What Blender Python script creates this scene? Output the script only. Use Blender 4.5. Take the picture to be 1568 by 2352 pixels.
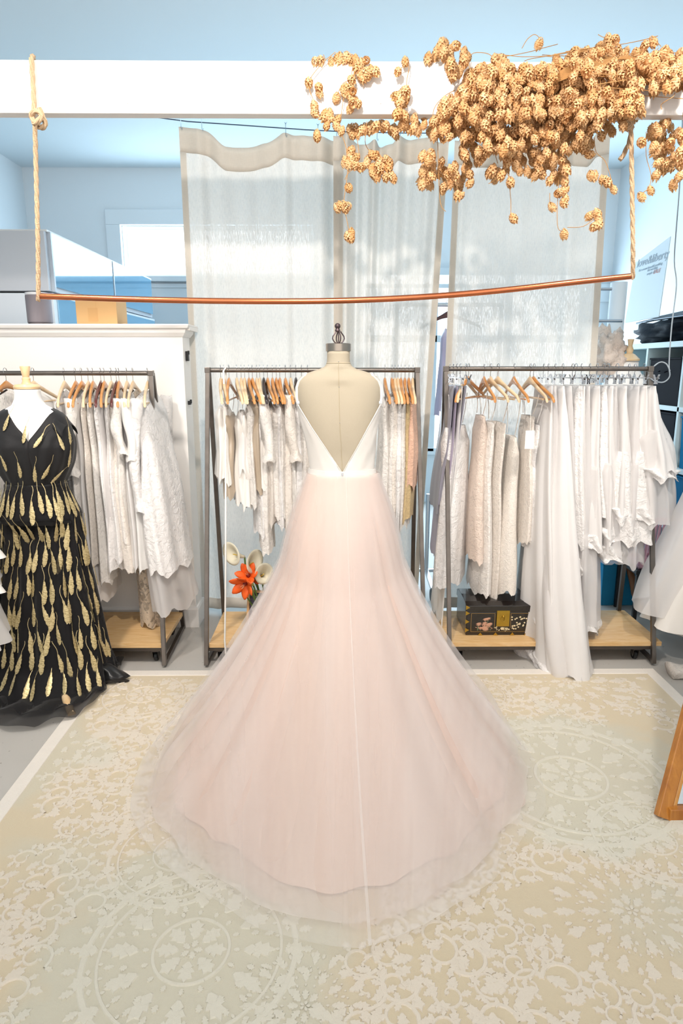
import bpy, bmesh, math, random
from mathutils import Vector, Matrix, noise
R = math.radians; PI = math.pi
rnd = random.Random(7)
scene = bpy.context.scene
for _o in list(bpy.data.objects): bpy.data.objects.remove(_o)

# ------------------------------------------------------------------ camera
F = 1500.0; CAMZ = 1.43; PITCH = R(12.6); YAW = R(0.52)
cam_d = bpy.data.cameras.new('camera'); cam = bpy.data.objects.new('camera', cam_d)
scene.collection.objects.link(cam); scene.camera = cam
cam_d.sensor_fit = 'VERTICAL'; cam_d.sensor_height = 36.0; cam_d.lens = F/2352*36.0
cam_d.clip_start = 0.05; cam_d.clip_end = 60
cam.location = (0, 0, CAMZ); cam.rotation_euler = (R(90)-PITCH, 0, -YAW)

# ------------------------------------------------------------------ light and exposure
vs = scene.view_settings
scene.display_settings.display_device = 'sRGB'
vs.view_transform = 'Standard'; vs.look = 'None'; vs.gamma = 1.0; vs.use_curve_mapping = False
vs.exposure = 0.8
try:
    scene.cycles.transparent_max_bounces = 14; scene.cycles.max_bounces = 7; scene.cycles.diffuse_bounces = 3; scene.cycles.glossy_bounces = 3; scene.cycles.transmission_bounces = 4
except Exception: pass
w = bpy.data.worlds.new('world'); scene.world = w; w.use_nodes = True
w.node_tree.nodes['Background'].inputs[0].default_value = (1.0, 0.945, 0.90, 1)
w.node_tree.nodes['Background'].inputs[1].default_value = 0.95

def area(name, loc, rot, size, power, color, size_y=None, spread=None):
    l = bpy.data.lights.new(name, 'AREA'); l.energy = power; l.color = color; l.size = size
    if size_y: l.shape = 'RECTANGLE'; l.size_y = size_y
    if spread: l.spread = spread
    o = bpy.data.objects.new(name, l); scene.collection.objects.link(o); o.location = loc; o.rotation_euler = rot
    return o
def aim(o, target):
    d = Vector(target)-o.location; o.rotation_euler = d.to_track_quat('-Z', 'Y').to_euler()
# warm shop spot in front of the beam (casts the beam's shadow on the curtains)
key = area('spot_lamp', (-0.12, 1.35, 2.62), (0,0,0), 0.05, 17, (1, .92, .84)); aim(key, (0, 3.3, 1.35))
# added broad fill light above and behind the camera, facing the racks
top1 = area('fill_light', (0, -0.4, 3.1), (0,0,0), 3.0, 14, (1, .94, .89), 1.6); aim(top1, (0, 3.0, .9))
# two added spots out of view that brighten the clothes on the side racks
for _x, _tx in ((-1.35, -1.15), (1.45, 1.05)):
    _s = area('rack_fill', (_x, 1.45, 3.12), (0,0,0), 0.14, 5.0, (1, .92, .84), None, R(75)); aim(_s, (_tx, 3.15, .95))
# daylight of the windows at the back of the building
day1 = area('daylight', (1.375, 6.83, 1.45), (R(-90), 0, 0), 2.2, 42, (.60, .83, 1.0), 1.75)
day2 = area('daylight_left', (-1.157, 6.917, 2.545), (R(-90), 0, 0), 1.9, 13, (.60, .83, 1.0), .47)


# ------------------------------------------------------------------ pixel -> place
_f = Vector((math.sin(YAW)*math.cos(PITCH), math.cos(YAW)*math.cos(PITCH), -math.sin(PITCH)))
_r = Vector((math.cos(YAW), -math.sin(YAW), 0)); _u = _r.cross(_f)
def ray(x, y): return _f*F + _r*(x-784) + _u*(1176-y)
def P(x, y, Y):
    d = ray(x, y); return Vector((0,0,CAMZ)) + d*(Y/d.y)
def PZ(x, y, z=0.0):
    d = ray(x, y); return Vector((0,0,CAMZ)) + d*((z-CAMZ)/d.z)
def XP(x, Y, z):      # world X of image column x at depth Y, height z
    a = Vector((0, Y, z-CAMZ)); dep = lambda X: (Vector((X, Y, z-CAMZ)))
    X = 0.0
    for _ in range(6):
        v = dep(X); k = v.dot(_f); X += ((x-784) - F*v.dot(_r)/k)*k/F
    return X
def ZP(y, Y): return P(784, y, Y).z

# ------------------------------------------------------------------ object helpers
def link(o, parent=None):
    scene.collection.objects.link(o)
    if parent is not None: o.parent = parent
    return o
def empty(name, loc=(0,0,0), rz=0.0):
    o = bpy.data.objects.new(name, None); link(o); o.location = loc; o.rotation_euler = (0,0,rz); o.empty_display_size = .05
    return o
def tag(o, label, cat=None, group=None, kind=None):
    if label: o['label'] = label
    if cat: o['category'] = cat
    if group: o['group'] = group
    if kind: o['kind'] = kind
    return o
def dup(o, parent=None):
    c = o.copy(); link(c, parent)
    for ch in o.children: dup(ch, c)
    return c
class MB:
    def __init__(s): s.v = []; s.f = []; s.m = []; s.cur = 0
    def face(s, idx): s.f.append(idx); s.m.append(s.cur)
    def add(s, vs, fs):
        b = len(s.v); s.v += [tuple(v) for v in vs]
        for f in fs: s.face([b+i for i in f])
    def box(s, c, d, rz=0.0, M=None):
        x, y, z = (k/2 for k in d); vs = [Vector((a*x, b*y, e*z)) for a in (-1,1) for b in (-1,1) for e in (-1,1)]
        if rz: vs = [Matrix.Rotation(rz, 3, 'Z') @ v for v in vs]
        if M: vs = [M @ v for v in vs]
        vs = [v+Vector(c) for v in vs]
        s.add(vs, [(0,1,3,2),(4,6,7,5),(0,4,5,1),(2,3,7,6),(0,2,6,4),(1,5,7,3)])
    def bbox(s, x0, x1, y0, y1, z0, z1): s.box(((x0+x1)/2,(y0+y1)/2,(z0+z1)/2), (x1-x0, y1-y0, z1-z0))
    def rings(s, rings, closed=True, cap0=False, cap1=False, loop=False):
        b = len(s.v); n = len(rings[0])
        for r in rings: s.v += [tuple(p) for p in r]
        m = len(rings)
        for i in range(m if loop else m-1):
            i2 = (i+1) % m
            for j in range(n if closed else n-1):
                k = (j+1) % n
                s.face([b+i*n+j, b+i*n+k, b+i2*n+k, b+i2*n+j])
        if cap0: s.face([b+j for j in range(n)][::-1])
        if cap1: s.face([b+(m-1)*n+j for j in range(n)])
    def tube(s, pts, r, n=8, caps=True, flat=1.0):
        pts = [Vector(p) for p in pts]; m = len(pts); rs = []
        up = None
        for i, p in enumerate(pts):
            t = (pts[min(i+1,m-1)]-pts[max(i-1,0)])
            if t.length < 1e-9: t = Vector((0,0,1))
            t.normalize()
            if up is None:
                up = Vector((0,0,1)) if abs(t.z) < .9 else Vector((0,1,0))
            a = t.cross(up); 
            if a.length < 1e-6: a = t.orthogonal()
            a.normalize(); b = a.cross(t); up = b
            rr = r[i] if isinstance(r, (list,tuple)) else r
            rs.append([p + a*math.cos(2*PI*j/n)*rr + b*math.sin(2*PI*j/n)*rr*flat for j in range(n)])
        s.rings(rs, True, caps, caps)
    def beam(s, a, b, wd, hd=None, roll=(0,0,1)):
        hd = hd or wd; a = Vector(a); b = Vector(b); t = (b-a).normalized(); up = Vector(roll)
        if abs(t.dot(up)) > .95: up = Vector((0,1,0))
        u = t.cross(up).normalized(); v = u.cross(t)
        q = [(-1,-1),(1,-1),(1,1),(-1,1)]
        s.rings([[p + u*i*wd/2 + v*j*hd/2 for i, j in q] for p in (a, b)], True, True, True)
    def lathe(s, prof, n=24, c=(0,0,0), sx=1.0, sy=1.0):
        c = Vector(c)
        s.rings([[c+Vector((r*sx*math.cos(2*PI*j/n), r*sy*math.sin(2*PI*j/n), z)) for j in range(n)] for r, z in prof], True, prof[0][0] > 1e-4, prof[-1][0] > 1e-4)
    def ball(s, c, r, n=10, m=7, sz=1.0):
        s.lathe([(max(1e-4, r*math.sin(PI*i/m)), -r*sz*math.cos(PI*i/m)) for i in range(m+1)], n, c)
    def build(s, name, mats, parent=None, smooth=True, bevel=0, kind=None, sharp=50, recalc=True):
        me = bpy.data.meshes.new(name); me.from_pydata(s.v, [], s.f)
        mats = mats if isinstance(mats, (list, tuple)) else [mats]
        for k in mats: me.materials.append(k)
        if len(mats) > 1: me.polygons.foreach_set('material_index', s.m)
        bm = bmesh.new(); bm.from_mesh(me); recalc and bmesh.ops.recalc_face_normals(bm, faces=bm.faces)
        if smooth:
            a = R(sharp)
            for f in bm.faces: f.smooth = True
            for e in bm.edges:
                if len(e.link_faces) == 2 and e.calc_face_angle(0) > a: e.smooth = False
        bm.to_mesh(me); bm.free(); me.update()
        o = bpy.data.objects.new(name, me); link(o, parent)
        if bevel:
            md = o.modifiers.new('bevel', 'BEVEL'); md.width = bevel; md.segments = 2; md.limit_method = 'ANGLE'
        if kind: o['kind'] = kind
        return o
def setparent(o, p): o.parent = p; return o

# ------------------------------------------------------------------ materials
def lin(h):
    h = h.lstrip('#'); c = [int(h[i:i+2], 16)/255 for i in (0,2,4)]
    return tuple([(k/12.92 if k <= .04045 else ((k+.055)/1.055)**2.4) for k in c] + [1.0])
class NT:
    def __init__(s, name):
        s.mat = bpy.data.materials.new(name); s.mat.use_nodes = True; s.t = s.mat.node_tree
        s.t.nodes.clear(); s.out = s.t.nodes.new('ShaderNodeOutputMaterial')
    def n(s, t, **k):
        o = s.t.nodes.new('ShaderNode'+t)
        for a, v in k.items():
            if a.startswith('i_'):
                key = a[2:].replace('_', ' ')
                try: sock = o.inputs[int(key)] if key.isdigit() else o.inputs[key]
                except KeyError: sock = next(i for i in o.inputs if i.name.lower() == key.lower())
                s.put(sock, v)
            else: setattr(o, a, v)
        return o
    def put(s, sock, v):
        if isinstance(v, bpy.types.NodeSocket): s.t.links.new(v, sock)
        else: sock.default_value = v
    def coord(s, kind='Object', scale=(1,1,1), rot=(0,0,0)):
        tc = s.n('TexCoord'); m = s.n('Mapping'); s.t.links.new(tc.outputs[kind], m.inputs[0]); m.inputs['Scale'].default_value = scale; m.inputs['Rotation'].default_value = rot
        return m.outputs[0]
    def noise(s, vec, scale, detail=4, rough=.55, dist=0):
        return s.n('TexNoise', i_Vector=vec, i_Scale=scale, i_Detail=detail, i_Roughness=rough, i_Distortion=dist).outputs['Fac']
    def ramp(s, fac, stops):
        r = s.n('ValToRGB'); s.put(r.inputs[0], fac); e = r.color_ramp.elements
        while len(e) < len(stops): e.new(.5)
        for k, (p, c) in enumerate(stops): e[k].position = p; e[k].color = c if len(c) == 4 else (*c, 1)
        return r.outputs[0]
    def mix(s, fac, a, b):
        m = s.n('Mix', data_type='RGBA'); s.put(m.inputs[0], fac); s.put(m.inputs[6], a); s.put(m.inputs[7], b); return m.outputs[2]
    def math(s, op, a, b=0.0):
        m = s.n('Math', operation=op); s.put(m.inputs[0], a); s.put(m.inputs[1], b); return m.outputs[0]
    def bump(s, h, strength=.3, dist=.01):
        return s.n('Bump', i_Height=h, i_Strength=strength, i_Distance=dist).outputs[0]
    def bsdf(s, **k): return s.n('BsdfPrincipled', **k)
    def done(s, sh):
        s.t.links.new(sh, s.out.inputs[0]); return s.mat
def W(v): return (v, v, v, 1)
MATS = {}
def simple(name, col, rough=.6, metal=0.0, bump=0, bscale=60, var=.0, vscale=4, stretch=(1,1,1), **kw):
    if name in MATS: return MATS[name]
    t = NT(name); c = lin(col) if isinstance(col, str) else col; v = t.coord('Object', stretch)
    base = c
    if var:
        base = t.mix(t.noise(v, vscale), tuple([k*(1-var) for k in c[:3]]+[1]), tuple([min(1, k*(1+var)) for k in c[:3]]+[1]))
    b = t.bsdf(i_Base_Color=base, i_Roughness=rough, i_Metallic=metal, **kw)
    if bump: t.put(b.inputs['Normal'], t.bump(t.noise(v, bscale, 5), bump, .01))
    MATS[name] = t.done(b.outputs[0]); return MATS[name]
def wood(name, c1, c2, rough=.4, scale=(1,1,1), coat=.2):
    if name in MATS: return MATS[name]
    t = NT(name); v = t.coord('Object', scale)
    n1 = t.noise(v, 9, 6, .6, .6); n2 = t.noise(v, 60, 3)
    c = t.mix(t.ramp(n1, [(.35, W(0)), (.65, W(1))]), lin(c1), lin(c2))
    c = t.mix(t.math('MULTIPLY', n2, .25), c, lin(c2))
    b = t.bsdf(i_Base_Color=c, i_Roughness=rough, i_Coat_Weight=coat, i_Normal=t.bump(n2, .08))
    MATS[name] = t.done(b.outputs[0]); return MATS[name]
def cloth(name, col, kind='plain', rough=.7, trans=.25, alpha=1.0, sheen=.2, bs=1.0):
    """kinds: plain, satin, lace, tulle"""
    if name in MATS: return MATS[name]
    t = NT(name); c = lin(col) if isinstance(col, str) else col; v = t.coord('Object')
    nrm = None; base = c
    dark = tuple([k*.84 for k in c[:3]]+[1])
    if kind == 'lace':
        vo = t.n('TexVoronoi', i_Vector=t.coord('Object', (1,1,.8)), i_Scale=70.0*bs); vo2 = t.n('TexVoronoi', i_Vector=v, i_Scale=170.0*bs)
        n1 = t.noise(v, 34*bs, 4, .6, 1.5)
        h = t.math('ADD', t.math('MULTIPLY', t.ramp(n1, [(.42, W(0)), (.56, W(1))]), 1.0), t.math('MULTIPLY', vo2.outputs['Distance'], .6))
        h = t.math('ADD', h, t.math('MULTIPLY', vo.outputs['Distance'], .5))
        nrm = t.bump(h, .5, .0045); base = t.mix(t.ramp(n1, [(.36, W(0)), (.46, W(1))]), dark, c)
    elif kind == 'satin':
        nrm = t.bump(t.noise(v, 7, 3), .3, .02)
    elif kind == 'plain':
        nrm = t.bump(t.noise(v, 300, 2), .12, .002)
    p = t.bsdf(i_Base_Color=base, i_Roughness=(.32 if kind == 'satin' else rough), i_Sheen_Weight=sheen)
    if nrm: t.put(p.inputs['Normal'], nrm)
    sh = p.outputs[0]
    if trans:
        tr = t.n('BsdfTranslucent', i_Color=base); sh = t.n('MixShader', i_0=trans, i_1=sh, i_2=tr.outputs[0]).outputs[0]
    if alpha < 1:
        tp = t.n('BsdfTransparent')
        a = alpha
        if kind == 'lace':
            a = t.math('MAXIMUM', t.ramp(n1, [(.38, W(0)), (.5, W(1))]), alpha)
        sh = t.n('MixShader', i_0=a, i_1=tp.outputs[0], i_2=sh).outputs[0]
    MATS[name] = t.done(sh); return MATS[name]

m_white = simple('white_paint', '#f3f0ec', .55, bump=.05, bscale=120)
m_cool = simple('daylight_tinted_wall_paint', '#e2ebf0', .7, bump=.05, bscale=80)  # some of the daylight's blue is put into this wall colour
m_ceil = simple('daylight_tinted_ceiling_paint', '#dce8ee', .8)  # base colour carries a slight blue tint of the window light
m_steel = simple('raw_steel', '#77706a', .38, .85, var=.35, vscale=14, stretch=(1,1,1))
m_steel_d = simple('dark_raw_steel', '#5c554f', .42, .7, var=.35, vscale=14)
m_chrome = simple('chrome', '#c9cbd0', .18, 1.0)
m_black = simple('black_rubber', '#121214', .45)
m_pine = wood('pine_board', '#e9c795', '#d9ad72', .5, (1.2, 9, 9), .1)
# ================================================================== SETTING
YW = 3.45; YB = 6.9; CEIL = 3.3; XL = -3.02; XR = 2.78
def floor_mat():
    t = NT('grey_concrete_floor'); v = t.coord('Object'); n = t.noise(v, 1.3, 5, .6); s = t.noise(v, 60, 2, .5)
    c = t.mix(n, lin('#b5b1ab'), lin('#cbc7c1')); c = t.mix(t.ramp(s, [(.27, W(1)), (.30, W(0))]), c, lin('#8b8680'))
    return t.done(t.bsdf(i_Base_Color=c, i_Roughness=t.math('ADD', t.math('MULTIPLY', n, .2), .38)).outputs[0])
b = MB(); b.bbox(XL-.15, XR+.15, -2.5, YB+.15, -.1, 0); fl = b.build('floor', floor_mat(), smooth=False); tag(fl, 'smooth pale grey painted concrete floor', kind='structure')
b = MB(); b.bbox(XL-.15, XR+.15, -2.5, YB+.15, CEIL, CEIL+.1); o = b.build('ceiling', m_ceil, smooth=False); tag(o, 'pale blue ceiling above the white beam', kind='structure')
b = MB(); b.bbox(XL-.15, XL, -2.5, YB, 0, CEIL); o = b.build('wall_left', m_cool, smooth=False); tag(o, 'pale blue side wall behind the glass cabinet', kind='structure')
b = MB(); b.bbox(XR, XR+.15, -2.5, YB, 0, CEIL); o = b.build('wall_right', m_cool, smooth=False); tag(o, 'bright pale wall behind the shelf unit', kind='structure')
# back wall with a window opening
w0 = P(277, 517, YB); w1 = P(545, 634, YB)
WX0, WX1, WZ1, WZ0 = w0.x, w0.x+1.9, w0.z, w1.z
b = MB(); b.bbox(XL, WX0, YB, YB+.15, 0, CEIL); b.bbox(WX1, XR, YB, YB+.15, 0, CEIL); b.bbox(WX0, WX1, YB, YB+.15, WZ1, CEIL); b.bbox(WX0, WX1, YB, YB+.15, 0, WZ0)
o = b.build('wall_back', m_cool, smooth=False); tag(o, 'pale blue back wall with a bright window', kind='structure')
def emis(name, col, s):
    t = NT(name); return t.done(t.n('Emission', i_Color=lin(col), i_Strength=s).outputs[0])
m_sky = emis('overcast_daylight', '#f4faff', 1.6)
wn = empty('window_1', (0,0,0)); tag(wn, 'bright white window in the far wall left of the curtain', kind='structure')
b = MB()
for a in ((WX0-.14, WX1+.14, WZ1, WZ1+.14), (WX0-.14, WX0, WZ0-.02, WZ1), (WX1, WX1+.14, WZ0-.02, WZ1)): b.bbox(a[0], a[1], YB-.03, YB, a[2], a[3])
b.build('casing', m_cool, wn, False, .004)
b = MB()
for a in ((WX0+.05, WX1-.05, WZ1-.04, WZ1), (WX0, WX0+.05, WZ0, WZ1), (WX1-.05, WX1, WZ0, WZ1), (WX0+.05, WX1-.05, WZ0, WZ0+.03)): b.bbox(a[0], a[1], YB+.03, YB+.08, a[2], a[3])
b.build('sash', m_white, wn, False, .003)
b = MB(); b.bbox(WX0-.16, WX1+.16, YB-.09, YB+.02, WZ0-.06, WZ0-.01); b.build('sill', m_cool, wn, False, .004)
b = MB(); b.bbox(WX0, WX1, YB+.09, YB+.1, WZ0, WZ1); b.build('pane', m_sky, wn, False)
z = ZP(655, YB); b = MB(); b.bbox(XL, XR, YB-.035, YB, z-.03, z+.01); b.bbox(XL, XR, YB-.02, YB, z-.16, z-.03)
o = b.build('trim_1', m_cool, smooth=False, bevel=.003); tag(o, 'pale blue rail along the far wall below the window', kind='structure')
# shop window at the back, seen glowing through the linen curtains and at their right
wb = empty('window_2', (0,0,0)); tag(wb, 'tall daylight window behind the curtains', kind='structure')
X0, X1, Z0, Z1 = .25, 2.5, .55, 2.35
b = MB(); 
for i in range(4):
    xx = X0+(X1-X0)*i/3; b.bbox(xx-.035, xx+.035, YB-.05, YB-.001, Z0, Z1)
for zz in (Z0, Z1, 1.7): b.bbox(X0-.035, X1+.035, YB-.05, YB-.001, zz-.035, zz+.035)
b.build('window_frame', m_cool, wb, False, .004)
for i in range(3):
    for (za, zb_) in ((Z0, 1.7), (1.7, Z1)):
        b = MB(); b.bbox(X0+(X1-X0)*i/3+.035, X0+(X1-X0)*(i+1)/3-.035, YB-.02, YB-.005, za+.035, zb_-.035); b.build('pane', m_sky, wb, False)

# low partition wall on the left, with cornice and baseboard
c0 = P(420, 800, YW); XPW = c0.x; ZT = ZP(745, YW)
b = MB(); b.bbox(XL, XPW, YW, YW+.16, 0, ZT-.02); o = b.build('wall_partition', m_white, smooth=False); tag(o, 'low white partition wall behind the leftmost clothes rack', kind='structure')
def ledge(prof, name, label, x1, ret):
    b = MB(); rs = []
    for (d, z) in prof:
        rs.append([Vector((XL+.01, YW-d, z)), Vector((x1+d, YW-d, z)), Vector((x1+d, YW+.16+d, z))])
    b.rings([[rs[i][j] for i in range(len(rs))] for j in range(3)], True, True, True)
    o = b.build(name, m_white, smooth=False, bevel=.0015); tag(o, label, kind='structure'); return o
ledge([(-.08, ZT), (.038, ZT), (.042, ZT-.006), (.036, ZT-.02), (.022, ZT-.026), (.018, ZT-.042), (.008, ZT-.056), (.004, ZT-.062), (-.08, ZT-.062)], 'trim_2', 'white moulded ledge capping the low partition', XPW, .16)
b = MB(); b.bbox(XL, XPW+.04, YW, YW+.2, ZT-.03, ZT); o = b.build('trim_3', m_white, smooth=False, bevel=.002); tag(o, 'flat white top of the low partition', kind='structure')
ledge([(-.02, 0), (.014, 0), (.014, .105), (.008, .118), (-.02, .118)], 'baseboard_left', 'white baseboard along the low partition', XPW, .16)
for (x, y, l, h) in ((427, 818, .05, .014),(433, 925, .02, .01)):
    p = P(x, y, YW+.06); b = MB(); b.box((XPW+.008, YW+.06, p.z), (.014, .03, l)); b.box((XPW+.014, YW+.06, p.z+l*.35), (.01, .012, .02)); o = b.build('latch', m_black, smooth=False, bevel=.002)
    tag(o, 'upper black latch on the end of the white partition' if y < 900 else 'lower tiny black latch on the end of the white partition', 'latch')

# ceiling beam
YBM = 2.60
zb0, zb1 = ZP(262, YBM), ZP(140, YBM)
bm_ = empty('beam', (0, YBM, zb0)); tag(bm_, 'white painted timber beam crossing below the ceiling', kind='structure')
b = MB(); b.bbox(XL, XR, YBM, YBM+.05, zb0, zb1); o = b.build('timber', m_white, bm_, False, .003); o.location = -bm_.location
for x, y in ((293,165),(293,235),(585,170),(585,240),(873,168),(873,236)):
    p = P(x, y, YBM); b = MB(); b.ball((p.x, YBM-.001, p.z), .0045, 8, 5, 1.0); o = b.build('bolt', m_white, bm_); o.location = -bm_.location

# ================================================================== RUG
rc = [PZ(1488, 1530), PZ(232, 1562)]
RX1 = rc[0].x; RY1 = (rc[0].y+PZ(300,1556).y)/2
RX0 = PZ(0, 1848).x
RY0 = .12
def rug_mat(rel):
    t = NT('rug_pile_raised' if rel else 'rug_pile'); tc = t.coord('Object'); 
    big = t.noise(tc, 1.6, 3, .5, .4); mid = t.noise(tc, 5, 4); fine = t.noise(tc, 420, 2, .6)
    def med(x, y, r):     # faded sage medallion field
        d = t.n('VectorMath', operation='DISTANCE'); sx = t.n('SeparateXYZ', i_0=tc)
        cx = t.n('CombineXYZ', i_0=sx.outputs[0], i_1=sx.outputs[1], i_2=0.0)
        t.put(d.inputs[0], cx.outputs[0]); d.inputs[1].default_value = (x, y, 0)
        dd = t.math('ADD', d.outputs['Value'], t.math('MULTIPLY', mid, .35))
        return t.ramp(dd, [(r-.05+.17, W(1)), (r+.05+.17, W(0))])
    a = PZ(440, 2190); c = PZ(1330, 1780)
    m = t.math('MAXIMUM', med(a.x, a.y, .40), med(c.x, c.y, .40))
    m = t.math('MAXIMUM', m, t.math('MULTIPLY', t.ramp(big, [(.56, W(0)), (.62, W(1))]), .7))
    if rel: c1, c2 = lin('#e6dacb'), lin('#e3d9ca'); sg = lin('#dcd8ca')
    else: c1, c2 = lin('#d6c6a9'), lin('#dacbb0'); sg = lin('#d1ccba')
    col = t.mix(mid, c1, c2); col = t.mix(m, col, sg)
    col = t.mix(t.math('MULTIPLY', fine, .22), col, lin('#c9b795'))
    h = t.math('ADD', t.math('MULTIPLY', fine, .5), t.noise(tc, 90, 3))
    return t.done(t.bsdf(i_Base_Color=col, i_Roughness=.95, i_Sheen_Weight=.25, i_Normal=t.bump(h, .35, .004)).outputs[0])
m_rug, m_rugr = rug_mat(False), rug_mat(True)
m_rugb = simple('rug_border_cream', '#efe7dd', .95, bump=.35, bscale=260, var=.04, vscale=30)
rug = empty('rug', ((RX0+RX1)/2, RY1, 0)); tag(rug, 'large cream and sage damask rug with plain pale border', 'rug')
def abs_(o, root): o.location = -root.location; return o
b = MB(); b.bbox(RX0+.05, RX1-.05, RY0, RY1-.05, .001, .0095); abs_(b.build('field', m_rug, rug, False), rug)
b = MB(); bw = .052
for (x0,x1,y0,y1) in ((RX0,RX0+bw,RY0,RY1),(RX1-bw,RX1,RY0,RY1),(RX0+bw,RX1-bw,RY1-bw,RY1)): b.bbox(x0,x1,y0,y1,.001,.0125)
o = abs_(b.build('border', m_rugb, rug, False, .003), rug)
# carved scrolls and leaves standing proud of the ground pile
ZR = .0095; HR = .0028
mo = MB()
def outline(pts, h=HR):
    h = HR*rnd.uniform(.7, 1.25)
    n = len(pts); c = sum((Vector(p) for p in pts), Vector((0,0)))/n
    top = [(c.x+(p[0]-c.x)*.90, c.y+(p[1]-c.y)*.90, ZR+h) for p in pts]; base = [(p[0], p[1], ZR-.0005) for p in pts]
    bb = len(mo.v); mo.v += base+top+[(c.x, c.y, ZR+h)]
    for i in range(n):
        k = (i+1) % n; mo.face([bb+i, bb+k, bb+n+k, bb+n+i]); mo.face([bb+n+i, bb+n+k, bb+2*n])
def leaf(x, y, a, L, wd, lobes=3):
    pts = []; n = lobes*2+1
    side = []
    for i in range(n+1):
        s = i/n; ww = wd*(math.sin(PI*min(1, s*.92+.06))**.8)*(1.0 if i % 2 else .58)
        side.append((s*L + (0.10*L if i % 2 else 0), ww))
    side[-1] = (L*1.08, 0)
    pts = [(u, v) for u, v in side] + [(u, -v) for u, v in side[-2::-1]]
    ca, sa = math.cos(a), math.sin(a)
    outline([(x+u*ca-v*sa, y+u*sa+v*ca) for u, v in pts])
def stroke(pts, w0, w1):
    n = len(pts); rs = []; HR = .0028*rnd.uniform(.8, 1.3)
    for i, p in enumerate(pts):
        q0 = pts[max(0,i-1)]; q1 = pts[min(n-1,i+1)]; t = Vector((q1[0]-q0[0], q1[1]-q0[1])).normalized(); nn = Vector((-t.y, t.x)); ww = w0+(w1-w0)*i/(n-1)
        rs.append([(p[0]+nn.x*ww, p[1]+nn.y*ww, ZR-.0005), (p[0]+nn.x*ww*.6, p[1]+nn.y*ww*.6, ZR+HR), (p[0]-nn.x*ww*.6, p[1]-nn.y*ww*.6, ZR+HR), (p[0]-nn.x*ww, p[1]-nn.y*ww, ZR-.0005)])
    mo.rings(rs, False)
def inrug(x, y): return RX0+.075 < x < RX1-.075 and RY0 < y < RY1-.075
def scroll(x, y, a, s, sg=1, leaves=True):
    pts = []; n = 16
    for i in range(n+1):
        k = i/n; th = a + sg*k*PI*2.1; r = s*(1-k*.78)
        pts.append((x+r*math.cos(th), y+r*math.sin(th)))
    if not all(inrug(*p) for p in pts): return
    stroke(pts, s*.13, s*.07)
    if leaves:
        for i in range(0, n-5, 2):
            p = pts[i]; th = a+sg*i/n*PI*2.1
            L = s*rnd.uniform(.45, .75)
            leaf(p[0], p[1], th+sg*rnd.uniform(.3, .8), L, L*.36, rnd.choice((2,3)))
        e = pts[-1]; leaf(e[0], e[1], a+rnd.uniform(0,6), s*.3, s*.12, 2)
def medallion(x, y, r, rim=True):
    def circ(rr, w, n=48):
        ps = [(x+rr*math.cos(2*PI*i/n), y+rr*math.sin(2*PI*i/n)) for i in range(n+1)]
        for i in range(0, n, 8):
            seg = ps[i:i+9]
            if all(inrug(*p) for p in seg): stroke(seg, w, w)
    if rim: circ(r, r*.035); circ(r*.86, r*.02); circ(r*.36, r*.02)
    for (n, rr, L, wd) in ((18, .89, .20 if rim else .34, .10), (12, .50, .30, .10), (8, .12, .22, .09), (26, .70, .10, .035), (16, .40, .07, .03), (20, .58, .08, .04), (34, .80, .05, .022), (5, .02, .09, .04), (30, 1.04, .13, .05)):
        for i in range(n):
            a = 2*PI*i/n; px, py = x+r*rr*math.cos(a), y+r*rr*math.sin(a)
            if inrug(px+L*r*math.cos(a), py+L*r*math.sin(a)) and inrug(px, py): leaf(px, py, a, L*r, wd*r, 3)
    for i in range(28):
        a = 2*PI*i/28; px, py = x+r*.93*math.cos(a), y+r*.93*math.sin(a)
        if rim and inrug(px, py): leaf(px, py, a+PI/2, .07*r, .03*r, 1)
meds = [(*PZ(440, 2190)[:2], .26, True), (*PZ(1310, 1790)[:2], .34, True), (*PZ(410, 1965)[:2], .20, True), (*PZ(1500, 1935)[:2], .18, True),
        (*PZ(1450, 2100)[:2], .17, False), (*PZ(330, 1600)[:2], .20, True), (*PZ(1300, 1570)[:2], .22, False), (*PZ(700, 2320)[:2], .12, False), (*PZ(1090,1600)[:2], .15, True), (-.1, 2.6, .3, True)]
for m in meds: medallion(*m)
S = .125; iy = 0; y = RY0+.05
while y < RY1:
    x = RX0+.1; ix = 0
    while x < (RX0+RX1)/2+.02:
        for mx in (1, -1):
            X = x if mx == 1 else RX0+RX1-x
            jx, jy = X+rnd.uniform(-.02,.02), y+rnd.uniform(-.02,.02)
            if any((jx-m[0])**2+(jy-m[1])**2 < (m[2]*1.08)**2 for m in meds): continue
            nv = noise.noise(Vector((jx*2.0+3, jy*2.0, 1.7)))
            if nv < -.27: continue
            a0 = (ix*2.1+iy*1.3)
            a0 = a0 if mx == 1 else PI-a0
            sgn = mx*(1 if (ix+iy) % 2 else -1)
            scroll(jx, jy, a0, rnd.uniform(.034, .058), sgn)
            if nv > -.05:
                for q in range(4):
                    aa = rnd.uniform(0, 6.28); L = rnd.uniform(.035, .06); lx, ly = jx+math.cos(aa)*.07, jy+math.sin(aa)*.07
                    if inrug(lx, ly) and inrug(lx+L*math.cos(aa), ly+L*math.sin(aa)): leaf(lx, ly, aa, L, L*.34, 3)
        x += S*.72; ix += 1
    y += S*.66; iy += 1
o = abs_(mo.build('raised_motif', m_rugr, rug, False, kind='stuff', recalc=False), rug); tag(o, 'raised pale scrolls and leaves woven in the rug')

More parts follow.
